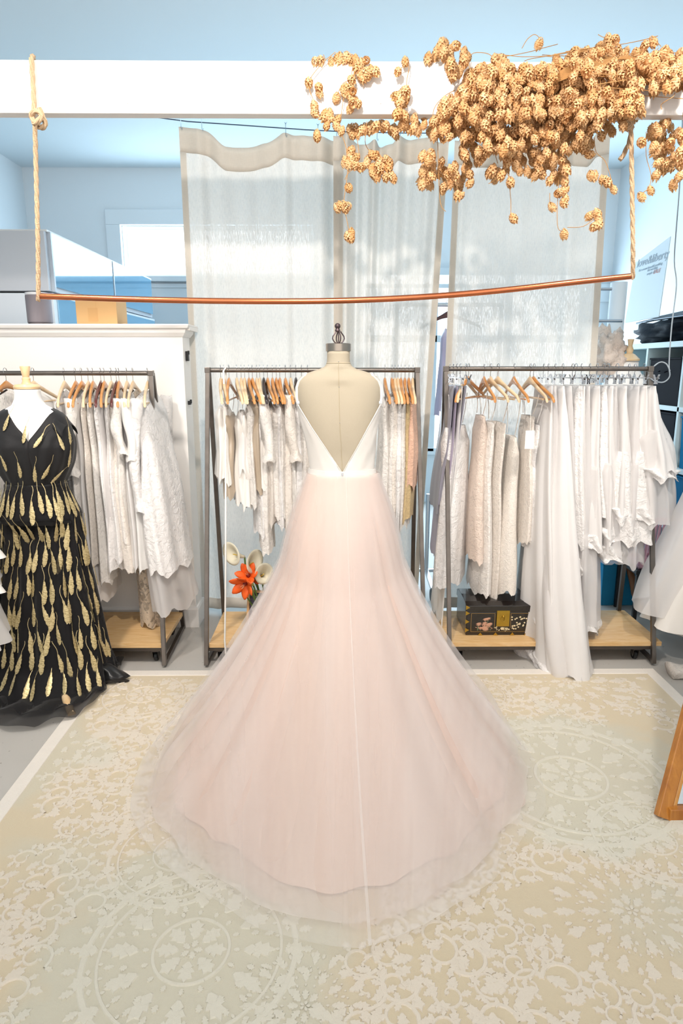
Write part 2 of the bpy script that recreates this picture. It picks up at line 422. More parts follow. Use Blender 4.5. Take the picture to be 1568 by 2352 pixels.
# ================================================================== CURTAINS
YC = 3.66
def linen(name='linen_curtain', see=.07, col='#f0ebe3'):
    t = NT(name); v = t.coord('Object'); 
    wv = t.noise(t.coord('Object', (420, 420, 40)), 1, 3, .6); wh = t.noise(t.coord('Object', (40, 40, 420)), 1, 3, .6)
    k = t.math('MULTIPLY', t.math('ADD', wv, wh), .5)
    base = t.mix(k, tuple(c*.86 for c in lin(col)[:3])+(1,), tuple(min(1, c*1.1) for c in lin(col)[:3])+(1,))
    p = t.bsdf(i_Base_Color=base, i_Roughness=.9, i_Normal=t.bump(k, .2, .002)); tr = t.n('BsdfTranslucent', i_Color=base)
    sh = t.n('MixShader', i_0=.28, i_1=p.outputs[0], i_2=tr.outputs[0]).outputs[0]
    if see:
        a = t.ramp(wv, [(.48, W(0)), (.62, W(see*2.2))])
        sh = t.n('MixShader', i_0=a, i_1=sh, i_2=t.n('BsdfTransparent').outputs[0]).outputs[0]
    return t.done(sh)
m_lin = linen(); m_linh = linen('linen_hem', 0, '#ebe3d7')
def lerp_pts(pts, x):
    if x <= pts[0][0]: return pts[0][1]
    for (a, b_), (c, d) in zip(pts, pts[1:]):
        if x <= c: 
            k = (x-a)/(c-a); k = k*k*(3-2*k); return b_+(d-b_)*k
    return pts[-1][1]
def curtain(px0, px1, top, folds, bot, label, Y=YC, hemL=.03, hemR=.03, flare=(0,0), zb=.03):
    X0, X1 = P(px0, 330, Y).x, P(px1, 330, Y).x
    root = empty('curtain', ((X0+X1)/2, Y, 0)); tag(root, label, 'curtain', None)
    nx, nz = 150, 40
    def pt(u, s, off=0.0):
        pxx = px0+(px1-px0)*u; X = X0+(X1-X0)*u
        zt = ZP(lerp_pts(top, pxx), Y)-0.0
        z = zt+(zb-zt)*s
        X += flare[0]*(1-u)*s+flare[1]*u*s
        dy = 0
        for (fc, fw, fa, g) in folds:
            d = (pxx-fc)/fw; dy += fa*math.exp(-d*d)*(1-g*s)
        dy += .006*math.sin(u*23+s*1.5)+.004*math.sin(u*41+1-s*2)
        return Vector((X, Y+dy+off, z))-root.location
    hs = .045; uL = hemL/(X1-X0); uR = hemR/(X1-X0)
    def sheet(u0, u1, s0, s1, nu, ns, offs):
        b = MB(); b.rings([[pt(u0+(u1-u0)*i/nu, s0+(s1-s0)*j/ns, offs) for i in range(nu+1)] for j in range(ns+1)], False); return b
    sheet(0, 1, hs*.3, 1, nx, nz, 0).build('linen_panel', m_lin, root, sharp=180)
    def band(u0,u1,s0,s1,nu,ns):
        b = MB()
        r = [[pt(u0+(u1-u0)*i/nu, s0+(s1-s0)*j/ns, -.004) for i in range(nu+1)] for j in range(ns+1)]
        r += [[pt(u0+(u1-u0)*i/nu, s1+(s0-s1)*j/ns, .003) for i in range(nu+1)] for j in range(ns+1)]
        b.rings(r, False, loop=True); return b
    band(0, 1, 0, hs, nx, 4).build('top_hem', m_linh, root, sharp=180)
    if hemL: band(0, uL, hs, 1, 3, nz).build('side_hem', m_linh, root, sharp=180)
    if hemR: band(1-uR, 1, hs, 1, 3, nz).build('side_hem', m_linh, root, sharp=180)
    band(0, 1, .975, 1, nx, 2).build('bottom_hem', m_linh, root, sharp=180)
    return root
cu1 = curtain(412, 792, [(412,292),(470,300),(520,338),(560,340),(610,330),(655,308),(690,312),(740,318),(792,320)], [(460,14,-.02,.5),(475,18,.02,.3),(585,20,.018,.6),(655,14,-.03,.6),(672,16,.02,.2),(735,18,-.03,.3),(765,14,.03,.3)], 0,
    'wide flat linen curtain, leftmost of the three, behind the dress form', flare=(.0,-.02))
cu2 = curtain(765, 1030, [(765,312),(800,312),(812,322),(838,332),(862,326),(872,334),(900,332),(915,316),(960,318),(1030,324)], [(795,10,-.05,.2),(822,10,.05,.2),(858,9,-.05,.3),(875,10,.04,.2),(915,12,-.03,.4),(945,14,.03,.3),(985,12,-.03,.3),(1010,10,.02,.2)], 0,
    'pleated linen curtain in the middle, right behind the dress form', Y=YC-.045, hemL=.05, flare=(.0,-.10))
cu3 = curtain(1044, 1397, [(1044,322),(1080,326),(1130,330),(1190,322),(1240,335),(1300,318),(1350,326),(1375,300),(1397,296)], [(1065,9,-.02,.2),(1090,16,.015,.3),(1160,12,-.02,.3),(1200,18,.02,.2),(1260,16,-.02,.3),(1320,14,.02,.3)], 0,
    'linen curtain on the right, below the thickest dried hops', flare=(-.02,.06))
wire = MB(); wp = [(300,262),(430,279),(560,288),(700,298),(800,303),(930,306),(1060,306),(1200,300),(1330,292),(1470,270)]
wire.tube([P(x, y, YC-.01) for x, y in wp], .0028, 6); o = wire.build('curtain_wire', simple('steel_wire', '#5b6f83', .4, .8)); tag(o, 'thin dark wire the linen curtains hang from', 'wire')
hkm = simple('hook_steel', '#7f99a8', .35, .9)
hk0 = None
hl = {415:'far left corner of the left linen curtain', 463:'second fold of the left linen curtain', 656:'raised middle peak of the left linen curtain', 730:'left curtain just beside the hanging hop cones',
      773:'overlap of the left and middle linen curtains', 866:'deep pinch of the middle linen curtain', 919:'right part of the middle linen curtain', 1000:'middle curtain behind the hops', 1060:'left corner of the right linen curtain', 1380:'right corner of the right linen curtain'}
for x in hl:
    q = P(x, lerp_pts(wp, x), YC-.02)
    if hk0 is None:
        b = MB(); b.tube([(0,.006,.02),(0,-.004,.026),(0,-.006,.01),(0,0,-.005),(0,0,-.03),(.004,.004,-.038),(.006,0,-.028)], .0014, 5)
        b.tube([(-.006,0,.03),(0,0,.02),(.006,0,.03)], .001, 4); hk0 = b.build('curtain_hook', hkm); h = hk0
    else: h = dup(hk0)
    h.location = q; tag(h, 'small wire curtain hook at the '+hl[x], 'hook', 'curtain hooks on the wire')
# ================================================================== DRESS FORM AND GOWN
DF = 2.42
def Xd(px, y, Y=DF): return P(px, y, Y).x
root_df = empty('dress_form', (Xd(777, 850), DF, 0)); tag(root_df, 'beige linen dress form with wire cage finial wearing the blush gown', 'dress form')
m_form = simple('form_linen', '#b9ad98', .85, bump=.18, bscale=500, var=.03, vscale=8)
prof = [ # y, left px, right px, half depth, y offset of centre
 (806,751,803,.044,.0),(822,751,803,.044,.0),(834,750,804,.046,.0),(842,745,809,.05,.0),(848,732,820,.055,.005),(853,716,838,.062,.01),(858,702,853,.07,.015),(865,690,865,.078,.018),(875,682,873,.085,.02),
 (890,679,877,.092,.022),(915,680,877,.10,.022),(945,686,872,.105,.02),(980,695,865,.105,.015),(1015,704,861,.1,.01),(1050,710,858,.092,.005),(1078,714,857,.088,.0),(1100,709,862,.09,0),(1150,696,874,.1,0)]
def ring_at(y, off=0.0, n=64):
    for (a, b_) in zip(prof, prof[1:]):
        if y <= b_[0]: break
    k = max(0, min(1, (y-a[0])/(b_[0]-a[0])))
    l, r, hd, yo = [a[i]+(b_[i]-a[i])*k for i in (1,2,3,4)]
    xl, xr = Xd(l, y), Xd(r, y); z = ZP(y, DF)
    return (xl+xr)/2, (xr-xl)/2+off, hd+off, yo, z
def body_pt(y, th, off=0.0):     # th measured from the back centre (towards the camera), + is image right
    cx, a, hd, yo, z = ring_at(y); p = 2.3; c, s = math.cos(th), math.sin(th)
    a += off; hd += off
    x = cx + a*math.copysign(abs(s)**(2/p), s); yy = DF+yo-hd*math.copysign(abs(c)**(2/p), c)
    groove = math.exp(-(th/.22)**2)*.006 if 880 < y < 1060 else 0
    return Vector((x, yy+groove, z))
ys = [806,814,822,830,834,838,842,845,848,850,853,856,858,861,865,870,875,882,890,900,915,930,945,962,980,1000,1015,1030,1050,1065,1078,1100,1150]
b = MB(); b.rings([[body_pt(y, 2*PI*j/64-PI) for j in range(64)] for y in ys], True, True, True)
o = abs_(b.build('body', m_form, root_df, sharp=180), root_df)
b = MB()   # centre-back seam and two shoulder-blade seams, panel yoke seam
b.tube([body_pt(y, 0, .0006) for y in range(836, 1078, 8)], .0011, 5)
b.tube([body_pt(834, 2*PI*j/48, .0006) for j in range(49)], .0012, 5)
abs_(b.build('seam', simple('form_seam', '#b9ab90', .9), root_df), root_df)
for y in (831, 888, 967):
    b = MB(); p = body_pt(y, 0, .001); b.ball(p, .0016, 8, 5); abs_(b.build('pin', m_chrome, root_df), root_df)
cx, a_, hd_, yo_, z_ = ring_at(806); zc = ZP(790, DF); m_cap = simple('brushed_nickel', '#a89d92', .3, 1.0, var=.12, vscale=30, stretch=(1,1,.1))
b = MB(); b.lathe([(.001, z_-.001), (.0455, z_-.001), (.0455, zc), (.042, zc+.002), (.001, zc+.0025)], 40, (cx, DF, 0)); abs_(b.build('neck_cap', m_cap, root_df, sharp=35), root_df)
m_cage = simple('dark_cast_iron', '#54474a', .45, .7)
zk = ZP(745, DF); b = MB(); b.ball((cx-.003, DF, zk-.006), .0105, 14, 9); b.lathe([(.007, zk-.026), (.010, zk-.022), (.006, zk-.012)], 12, (cx-.003, DF, 0))
abs_(b.build('finial_knob', m_cage, root_df), root_df)
for k in range(4):
    an = k*PI/2+.35; b = MB(); H = zk-.024-zc
    b.tube([(cx+math.cos(an)*r, DF+math.sin(an)*r, zc+H*s) for s, r in ((0,.006),(.1,.013),(.25,.019),(.42,.0225),(.6,.021),(.78,.015),(.92,.010),(1,.008))], .0022, 6)
    abs_(b.build('cage_wire', m_cage, root_df), root_df)
b = MB(); b.tube([(cx, DF, zc), (cx, DF, zk-.02)], .0022, 6); abs_(b.build('cage_rod', m_cage, root_df), root_df)
# hidden stand under the skirt
b = MB(); b.tube([(cx, DF+.02, .06), (cx, DF+.02, 1.0)], .018, 12); b.lathe([(.16, .0135), (.17, .02), (.06, .04), (.02, .07)], 24, (cx, DF+.02, 0)); abs_(b.build('stand', m_cage, root_df), root_df)

# ---- gown
m_satin = cloth('ivory_satin', '#f1ebe4', 'satin', trans=.08, sheen=.1)
gown = empty('wedding_gown', (Xd(777, 1080), DF, 0)); tag(gown, 'backless gown with satin bodice and long blush tulle train on the dress form', 'gown')
def vhalf(y):   # half angle of the open back
    if y >= 1078: return 0.0
    k = (1078-y)/(1078-930); side = 88*k; cx, a, hd, yo, z = ring_at(y)
    s = min(.995, (side/F*2.45)/a); return math.asin(s**1.15)
b = MB(); rows = []
yy_ = [922+ (1079-922)*i/26 for i in range(27)]
for y in yy_:
    t0 = max(.012, vhalf(y)); rows.append([body_pt(y, t0+(2*PI-2*t0)*j/72, .0035 + .0012*math.sin(j*.7+y*.04)*(1 if 4 < j < 68 else 0)) for j in range(73)])
b.rings(rows, False); o = abs_(b.build('bodice', m_satin, gown, sharp=180), gown)
so = o.modifiers.new('thick', 'SOLIDIFY'); so.thickness = .0022; so.offset = 0
for sg in (-1, 1):
    b = MB(); b.tube([body_pt(y, sg*max(.012, vhalf(y)), .005) for y in yy_], .0017, 6); abs_(b.build('neckline_piping', m_satin, gown), gown)
    # thin strap over the shoulder
    b = MB(); pts = []
    for y, dth in ((930, 0), (910, .02), (890, .0), (876, -.06), (868, -.1), (862, -.12)): pts.append(body_pt(y, sg*(vhalf(926)-.03+dth), .004))
    e = pts[-1]; pts += [Vector((e.x-sg*.004, DF, e.z+.010)), Vector((e.x-sg*.002, DF+.07, e.z-.03))]
    rr = []
    for i, p in enumerate(pts):
        dx = Vector((.0045, 0, 0)) if i < 7 else Vector((.0045, 0, 0)); rr.append([p-dx, p+dx, p+dx+Vector((0,.0018,0)), p-dx+Vector((0,.0018,0))])
    b.rings(rr, True, True, True); abs_(b.build('strap', m_satin, gown), gown)
    b = MB(); q = pts[0]+Vector((0, -.002, .01)); b.box(q, (.012, .002, .010)); abs_(b.build('slider', simple('clear_plastic', '#dfe5ea', .2), gown, bevel=.002), gown)
b = MB(); b.rings([[body_pt(y, 2*PI*j/72, off) for j in range(72)] for y, off in ((1074,.004),(1074,.0075),(1085,.009),(1085,.004))], True, loop=True)
abs_(b.build('waistband', m_satin, gown, sharp=60), gown)
b = MB(); p = body_pt(1080, 0, .011); b.box(p, (.006,.004,.012)); b.tube([p+Vector((0,-.003,-.004)), p+Vector((.002,-.004,-.026))], .0022, 6)
abs_(b.build('zip_pull', m_chrome, gown, bevel=.001), gown)

# hem of the train on the floor, by picture column/row of its rim, then the far side closed behind
rim_px = [(300,1872),(345,1960),(400,2020),(470,2068),(520,2098),(560,2128),(600,2150),(640,2162),(700,2178),(760,2190),(830,2196),(880,2180),(930,2160),(990,2132),(1040,2098),(1090,2066),(1130,2040),(1165,1990),(1200,1935),(1252,1876)]
rim = [PZ(x, y, .015) for x, y in rim_px]
HC = Vector((root_df.location.x, DF+.02, 0))
def polar(pts):
    out = []
    for p in pts:
        d = p-HC; out.append((math.atan2(d.x, -d.y), math.hypot(d.x, d.y)))
    return out
RP = polar(rim)
lA, rA = RP[0], RP[-1]
front = []
for k in range(1, 8):
    q = k/8; front.append((rA[0]+(2*PI+lA[0]-rA[0])*q, None))
def rim_r(th):
    th = (th+PI) % (2*PI)-PI
    if th < RP[0][0] or th > RP[-1][0]:
        # smooth from side radius to the far radius .62
        e = RP[-1] if th > 0 else RP[0]; k = (abs(th)-abs(e[0]))/(PI-abs(e[0])); k = max(0, min(1, k)); ks = 1-(1-k)**2.2
        return e[1]+(.46-e[1])*ks
    for (a, b_) in zip(RP, RP[1:]):
        if th <= b_[0]: k = (th-a[0])/(b_[0]-a[0]+1e-9); return a[1]+(b_[1]-a[1])*k
    return RP[-1][1]
ZWA = ZP(1083, DF)
def skirt_pt(th, s, scale=1.0, seed=0, lift=0.0, famp=1.0):
    w_ = body_pt(1083, th, .008+lift*.3); rr = rim_r(th)*scale
    H = HC + Vector((math.sin(th)*rr, -math.cos(th)*rr, 0))
    # height falls faster than the reach grows near the floor
    k = s
    back = max(0, math.cos(th))
    ph = seed*1.7
    e = 1.10+.42*max(0, abs(math.sin(th))-.2)+.22*back
    reach = s**e
    hip = math.sin(PI*min(1, s*3.2))*.024*(s < .32)
    x = w_.x+(H.x-w_.x)*reach; y = w_.y+(H.y-w_.y)*reach
    zf = .016+lift*.4
    z = zf+(ZWA-zf)*max(0, (1-s))**(1.05+.25*back)
    # folds
    A = famp*(s**1.3)*(1-.25*s)
    f = (math.sin(th*17+ph+.6*math.sin(th*3+ph)) + .6*math.sin(th*31+2*ph+s*1.2) + .9*math.sin(th*9.3+ph*.7))/2.5
    f2 = noise.noise(Vector((th*5+seed*9, s*1.2, seed)))
    d = (H-w_); d.z = 0
    if d.length > 1e-6: d.normalize()
    amp = .042*A*(f+f2*.9)
    edge = (s-.86)/.14 if s > .86 else 0
    x += d.x*(amp*(1-edge)); y += d.y*(amp*(1-edge))
    z += A*.030*(f+.9)*(1.0 if s < .9 else max(.12, (1-s)/.1)) + max(0, hip)*0
    x += d.x*max(0, hip); y += d.y*max(0, hip)
    return Vector((x, y, max(.0150+lift*.3, z)))
def layer(name, mat, scale, seed, lift, famp, s0=0.0, s1=1.0, nth=300, ns=64, ragged=.0, par=gown):
    b = MB(); rs = []
    for i in range(ns+1):
        s = s0+(s1-s0)*i/ns; row = []
        for j in range(nth):
            th = 2*PI*j/nth-PI; rg = 1-ragged*s**3*(.5+.5*noise.noise(Vector((th*3.2, seed*3.1, 0)))+.35*noise.noise(Vector((th*9, seed, 4))))
            row.append(skirt_pt(th, s, scale*rg, seed, lift, famp))
        rs.append(row)
    b.rings(rs, True); return abs_(b.build(name, mat, par, sharp=180), par)
def tulle(name, col, a, trans=.45, gather=0):
    t = NT(name); c = lin(col)
    p = t.bsdf(i_Base_Color=c, i_Roughness=.85, i_Sheen_Weight=.15); tr = t.n('BsdfTranslucent', i_Color=c)
    sh = t.n('MixShader', i_0=trans, i_1=p.outputs[0], i_2=tr.outputs[0]).outputs[0]
    v = t.coord('Object')
    if gather:   # the net is denser where it was gathered: streaks that run from waist to hem
        sp = t.n('SeparateXYZ', i_0=v); an = t.math('ARCTAN2', sp.outputs[0], sp.outputs[1]); an = t.math('ABSOLUTE', an); rd = t.n('VectorMath', operation='LENGTH', i_0=v).outputs['Value']
        cb = t.n('CombineXYZ', i_0=t.math('MULTIPLY', t.math('SIGN', sp.outputs[0]), an), i_1=t.math('MULTIPLY', rd, .05), i_2=gather).outputs[0]
        g = t.ramp(t.noise(cb, 5.0, 4, .6, .2), [(.40, W(0)), (.60, W(1))]); aa = t.math('ADD', t.math('MULTIPLY', g, a*.95), a*.55)
    else: aa = t.math('ADD', t.math('MULTIPLY', t.noise(v, 3.0, 3), .16), a-.08)
    return t.done(t.n('MixShader', i_0=aa, i_1=t.n('BsdfTransparent').outputs[0], i_2=sh).outputs[0])
m_lining = cloth('blush_lining', '#f2dacb', 'plain', .6, trans=.1)
m_t1 = tulle('blush_tulle', '#f9e4da', .42, gather=1.0); m_t2 = tulle('ivory_tulle', '#fcf4f0', .32, gather=4.3); m_t3 = tulle('outer_ivory_tulle', '#fcf9f8', .28, gather=9.1)
layer('lining', m_lining, .86, 1, .0, .8, ragged=.08)
layer('blush_net', m_t1, .95, 2, .016, 1.0, ragged=.07)
layer('inner_net', m_t2, .96, 3, .032, 1.15, ragged=.06)
layer('outer_net', m_t3, 1.0, 5, .048, 1.0, ragged=.0)
def rib(th, name='net_seam'):
    b = MB(); b.rings([[skirt_pt(th-.004, s/70, 1, 5, .050, 1.0)+Vector((0,-.002,.002)), skirt_pt(th+.004, s/70, 1, 5, .050, 1.0)+Vector((0,-.002,.002))] for s in range(0, 71)], False)
    abs_(b.build(name, m_t2s, gown), gown)
m_t2s = tulle('net_seam_white', '#fbf7f4', .5); rib(.065)

# ================================================================== BLACK GOWN ON THE WHITE FORM
BF = 2.82
m_fw = simple('form_white_jersey', '#f3f0ec', .8, bump=.1, bscale=300)
m_lw = wood('pale_beech', '#f0d8b3', '#e3be8d', .35, (1,1,.3), .3)
fx = P(63, 900, BF).x
wf = empty('mannequin', (fx, BF, 0)); tag(wf, 'white jersey form with pale wood neck block under the black gown', 'mannequin')
def zb(y): return ZP(y, BF)
b = MB(); b.lathe([(.001,zb(893)+.0),(.052,zb(893)),(.054,zb(888)),(.048,zb(883)),(.02,zb(881)),(.016,zb(875)),(.017,zb(869)),(.013,zb(866)),(.0145,zb(862)),(.021,zb(843)),(.019,zb(841)),(.001,zb(841))], 28, (0,0,0)); b.build('neck_block', m_lw, wf, sharp=40)
bprof = [(894,.050,.05,0),(915,.052,.052,0),(930,.066,.06,0),(940,.10,.07,0),(948,.128,.078,0),(960,.148,.085,0),(985,.155,.095,-.005),(1020,.155,.11,-.012),(1060,.142,.10,-.005),(1112,.112,.082,0),(1160,.15,.105,0),(1210,.165,.115,0),(1260,.14,.10,0)]
def bf_pt(y, th, off=0):
    for a, c in zip(bprof, bprof[1:]):
        if y <= c[0]: break
    k = max(0, min(1, (y-a[0])/(c[0]-a[0]))); k = k*k*(3-2*k) if False else k
    hx, hy, yo = [a[i]+(c[i]-a[i])*k for i in (1,2,3)]
    cs, sn = math.cos(th), math.sin(th); p = 2.3
    return Vector(((hx+off)*math.copysign(abs(sn)**(2/p), sn), yo-(hy+off)*math.copysign(abs(cs)**(2/p), cs), zb(y)))
b = MB(); b.rings([[bf_pt(y, 2*PI*j/48) for j in range(48)] for y in (894,900,915,924,930,935,940,944,948,954,960,972,985,1000,1020,1040,1060,1085,1112,1140)], True, True, True); b.build('body', m_fw, wf, sharp=180)
b = MB(); b.tube([(0,0,.12),(0,0,zb(1135))], .02, 12); b.build('pole', m_lw, wf)
for k in range(3):
    an = math.atan2(PZ(163,1642).y-BF, PZ(163,1642).x-fx)+k*2*PI/3; b = MB()
    b.tube([(math.cos(an)*r, math.sin(an)*r, z) for r, z in ((.0,.17),(.05,.16),(.10,.10),(.15,.045),(.24,.022),(PZ(163,1642).y and .40 if k == 0 else .28,.016))], [.02,.022,.022,.02,.018,.016], 10); b.build('leg', m_lw, wf)
bg = empty('evening_gown', (fx, BF, 0)); tag(bg, 'black chiffon gown with gold feather embroidery on the white mannequin', 'gown')
m_bk = cloth('black_chiffon', '#0b090c', 'plain', .7, trans=.03, sheen=.12); 
m_bks = tulle('sheer_black_chiffon', '#0d0a0e', .72, .1)
# bodice: surplice neckline to a V
def neck_front(y):   # half width of the V opening (metres)
    return 0 if y > 1005 else (1005-y)/65*.082
b = MB(); rs = []
for i in range(34):
    y = 938+(1112-938)*i/33; row = []
    for j in range(97):
        u = j/96; cxo = .030
        if y < 1006:
            cx2 = bprof and .0; hx = bf_pt(y, PI/2)[0]; v = (neck_front(y)); aR = math.asin(max(-.99, min(.99, ((cxo+v)/hx)))); aL = math.asin(max(-.99, min(.99, ((cxo-v)/hx))))
        else: aR = aL = math.asin(min(.9, cxo/bf_pt(y, PI/2)[0]))
        th = aR+(2*PI+aL-aR)*u
        blouse = .006+.020*math.sin(PI*min(1, max(0, (y-960)/150)))*(.6+.4*abs(math.sin(th)))
        fold = .0035*math.sin(th*14+y*.03)*(y > 1000)
        row.append(bf_pt(y, th, blouse+fold))
    rs.append(row)
b.rings(rs, False); o = b.build('bodice', m_bk, bg, sharp=180); so = o.modifiers.new('t', 'SOLIDIFY'); so.thickness = .003
for sg in (-1, 1):  # cap sleeves
    b = MB(); rs = []
    for i in range(7):
        row = []
        for j in range(13):
            an = -PI*.5+PI*j/12*1.0; L = .045*i/6
            q = Vector((sg*(.128+L*.8), .085*math.sin(an), zb(945)-.01-.10*(1-math.cos(an))*.5-L*.55-.02*i/6)); row.append(q)
        rs.append(row)
    b.rings(rs, False); o = b.build('cap_sleeve', m_bk, bg, sharp=180); so = o.modifiers.new('t', 'SOLIDIFY'); so.thickness = .002
b = MB(); b.rings([[bf_pt(1112, 2*PI*j/64, off)+Vector((0,0,dz)) for j in range(64)] for off, dz in ((.006,.012),(.013,.012),(.013,-.012),(.006,-.012))], True, loop=True); b.build('belt', cloth('black_satin_belt', '#0a090b', 'satin', trans=0), bg, sharp=60)
# skirt of the gown
hem_px = [(12,1615),(60,1640),(110,1652),(165,1640),(190,1606),(235,1598),(278,1588),(288,1545)]
def bg_rim(th):    # th 0 = towards camera, + right
    tab = [(-PI,.26),(-2.2,.27),(-1.5,.30),(-.9,.33),(-.4,.40),(0,.43),(.35,.42),(.7,.38),(1.0,.30),(1.25,.27),(1.5,.26),(1.8,.27),(2.3,.28),(PI,.26)]
    th = (th+PI) % (2*PI)-PI
    for a, c in zip(tab, tab[1:]):
        if th <= c[0]: k = (th-a[0])/(c[0]-a[0]); k = k*k*(3-2*k); return a[1]+(c[1]-a[1])*k
    return .26
ZB_ = zb(1118)
def bg_pt(th, s, off=0.0, rscale=1.0):
    w_ = bf_pt(1114, th, .010+off); hipk = min(1, s/.16); hip = bf_pt(1114+(1230-1114)*min(1, s/.16), th, .012+off)
    # hangs from the hip, flares, then spreads on the floor in the last fifth
    rr = bg_rim(th)*rscale
    hipr = math.hypot(hip.x, hip.y); d = Vector((math.sin(th), -math.cos(th), 0))
    fall = max(0, (s-.16)/.84)
    base = hipr+(min(rr, .30)-hipr)*fall**1.2
    spread = max(0, (s-.80)/.20)
    r = base+(rr-min(rr, .30))*spread**1.5
    fold = (math.sin(th*13+.8*math.sin(th*2))+.5*math.sin(th*23+1+s))*.012*min(1, s*2.2)
    p = Vector((math.sin(th)*(r+fold), -math.cos(th)*(r+fold)*(.62+.38*spread if s < .8 else .62+.38*spread), 0))
    if s < .16:
        kk = s/.16; q = w_.lerp(hip, kk); p.x, p.y = q.x+d.x*fold, q.y+d.y*fold
    z = ZB_*(1-min(1, s/.90))+.016+off*.3
    if s > .9: z = .0155+.02*abs(math.sin(th*9+s*20))
    return Vector((p.x, p.y, z))
def blay(name, m, off, s0, s1, rs_=1.0):
    b = MB(); b.rings([[bg_pt(2*PI*j/180-PI, s0+(s1-s0)*i/56, off, rs_) for j in range(180)] for i in range(57)], True); return b.build(name, m, bg, sharp=180)
blay('skirt', m_bk, 0, 0, .955); blay('sheer_overlay', m_bks, .008, 0, 1.0, 1.06)
# little bow-like bunch of the train end
b = MB(); rs = []
tc_ = PZ(258, 1547, .04)-bg.location
for i in range(13):
    a = i/12; row = []
    for j in range(22):
        an = 2*PI*j/22; r = .040*math.sin(PI*(.12+.83*a))**.7*(1+.22*math.sin(an*3+a*7)+.12*math.sin(an*5-a*9)); row.append(Vector((tc_.x-.10+.175*a+.012*math.sin(an*2+a*6), tc_.y+r*math.cos(an)*1.15-.02*a, max(.006, tc_.z+.015*math.sin(a*5)+r*math.sin(an)*.85))))
    rs.append(row)
b.rings(rs, True, True, True); b.build('gathered_train_end', cloth('black_satin', '#0c0b0d', 'satin', trans=0), bg, sharp=180)
# feathers: each one a sewn piece on the cloth
m_gold = NT('gold_embroidery'); _v = m_gold.coord('Object', (60, 60, 400)); _n = m_gold.noise(_v, 1, 4, .6)
m_gold = m_gold.done(m_gold.bsdf(i_Base_Color=m_gold.mix(m_gold.ramp(_n, [(.35, W(0)), (.65, W(1))]), lin('#8d7748'), lin('#e9d8a6')), i_Roughness=.38, i_Metallic=.45).outputs[0])
def feather_mesh(var):
    b = MB(); L = .118; n = 11
    r2 = random.Random(var); ctr = []
    for i in range(n+1):
        s = i/n; w_ = .0145*(math.sin(PI*min(1, s*.80+.12))**.9)*(.42+.95*s)*(1 if i % 2 else .80); w_ += r2.uniform(-.001,.001)
        if i == n: w_ = .003
        bend = .008*math.sin(s*2.2+var)*s
        ctr.append((bend-w_, -L*s-.003*(i % 2), bend, -L*s, bend+w_, -L*s-.003*((i+1) % 2)))
    rs = [[Vector((a, -.001, z1)), Vector((c, -.0035, z2)), Vector((e, -.001, z3))] for a, z1, c, z2, e, z3 in ctr]
    b.rings(rs, False)
    rs = []
    for i in range(9):
        s = i/8; xx = .012*math.sin(s*3+var*2)*s; rs.append([Vector((xx-.0013, -.0015, (.072*s-.002))), Vector((xx+.0013, -.0015, (.072*s-.002)))])
    b.rings(rs, False)
    return b
FE = []
for v in range(4):
    o = feather_mesh(v).build('feather', m_gold, bg, sharp=180); FE.append(o)
used = set()
def put_feather(p, nrm, down, sc, k):
    if k not in used: o = FE[k]; used.add(k)
    else: o = FE[k].copy(); link(o, bg)
    zax = -down.normalized(); yax = -(nrm - nrm.dot(zax)*zax).normalized(); xax = yax.cross(zax)
    M = Matrix((xax, yax, zax)).transposed().to_4x4(); o.matrix_local = Matrix.Translation(p+nrm*.0055) @ M @ Matrix.Diagonal((sc, 1, sc, 1))
rows_s = [.035,.15,.27,.385,.50,.61,.715,.81]
for ri, s in enumerate(rows_s):
    n = 17
    for j in range(n):
        th = -1.75+3.5*(j+.5*(ri % 2))/n+rnd.uniform(-.04,.04); ss = s+rnd.uniform(-.022,.022)
        p = bg_pt(th, ss, .009); q = bg_pt(th, min(.995, ss+.07), .009); tx = bg_pt(th+.03, ss, .009)-bg_pt(th-.03, ss, .009)
        dn = q-p; nm = dn.cross(tx); 
        if nm.dot(Vector((math.sin(th), -math.cos(th), 0))) < 0: nm = -nm
        nm.normalize(); put_feather(p, nm, dn+tx.normalized()*rnd.uniform(-.012,.012), rnd.uniform(.78,1.0), rnd.randrange(4))
for (px, y, rot) in ((22,960,.25),(60,985,.2),(95,1000,.5),(118,1002,-.5),(142,990,-.1),(20,1045,-.1),(52,1060,.05),(82,1070,.15),(112,1068,.5),(138,1085,.9),(8,1010,-.2),(150,1040,.1)):
    th = math.asin(max(-.96, min(.96, (P(px, y, BF-.1).x-fx)/.165))); off = .012+.020*math.sin(PI*min(1, max(0, (y-960)/150)))*(.6+.4*abs(math.sin(th)))
    p = bf_pt(y-12, th, off); q = bf_pt(y+12, th, off); tx = bf_pt(y, th+.05, off)-bf_pt(y, th-.05, off); dn = (q-p); nm = dn.cross(tx).normalized()
    if nm.y > 0: nm = -nm
    put_feather(p, nm, dn.normalized()+tx.normalized()*-rot, .62, rnd.randrange(4))

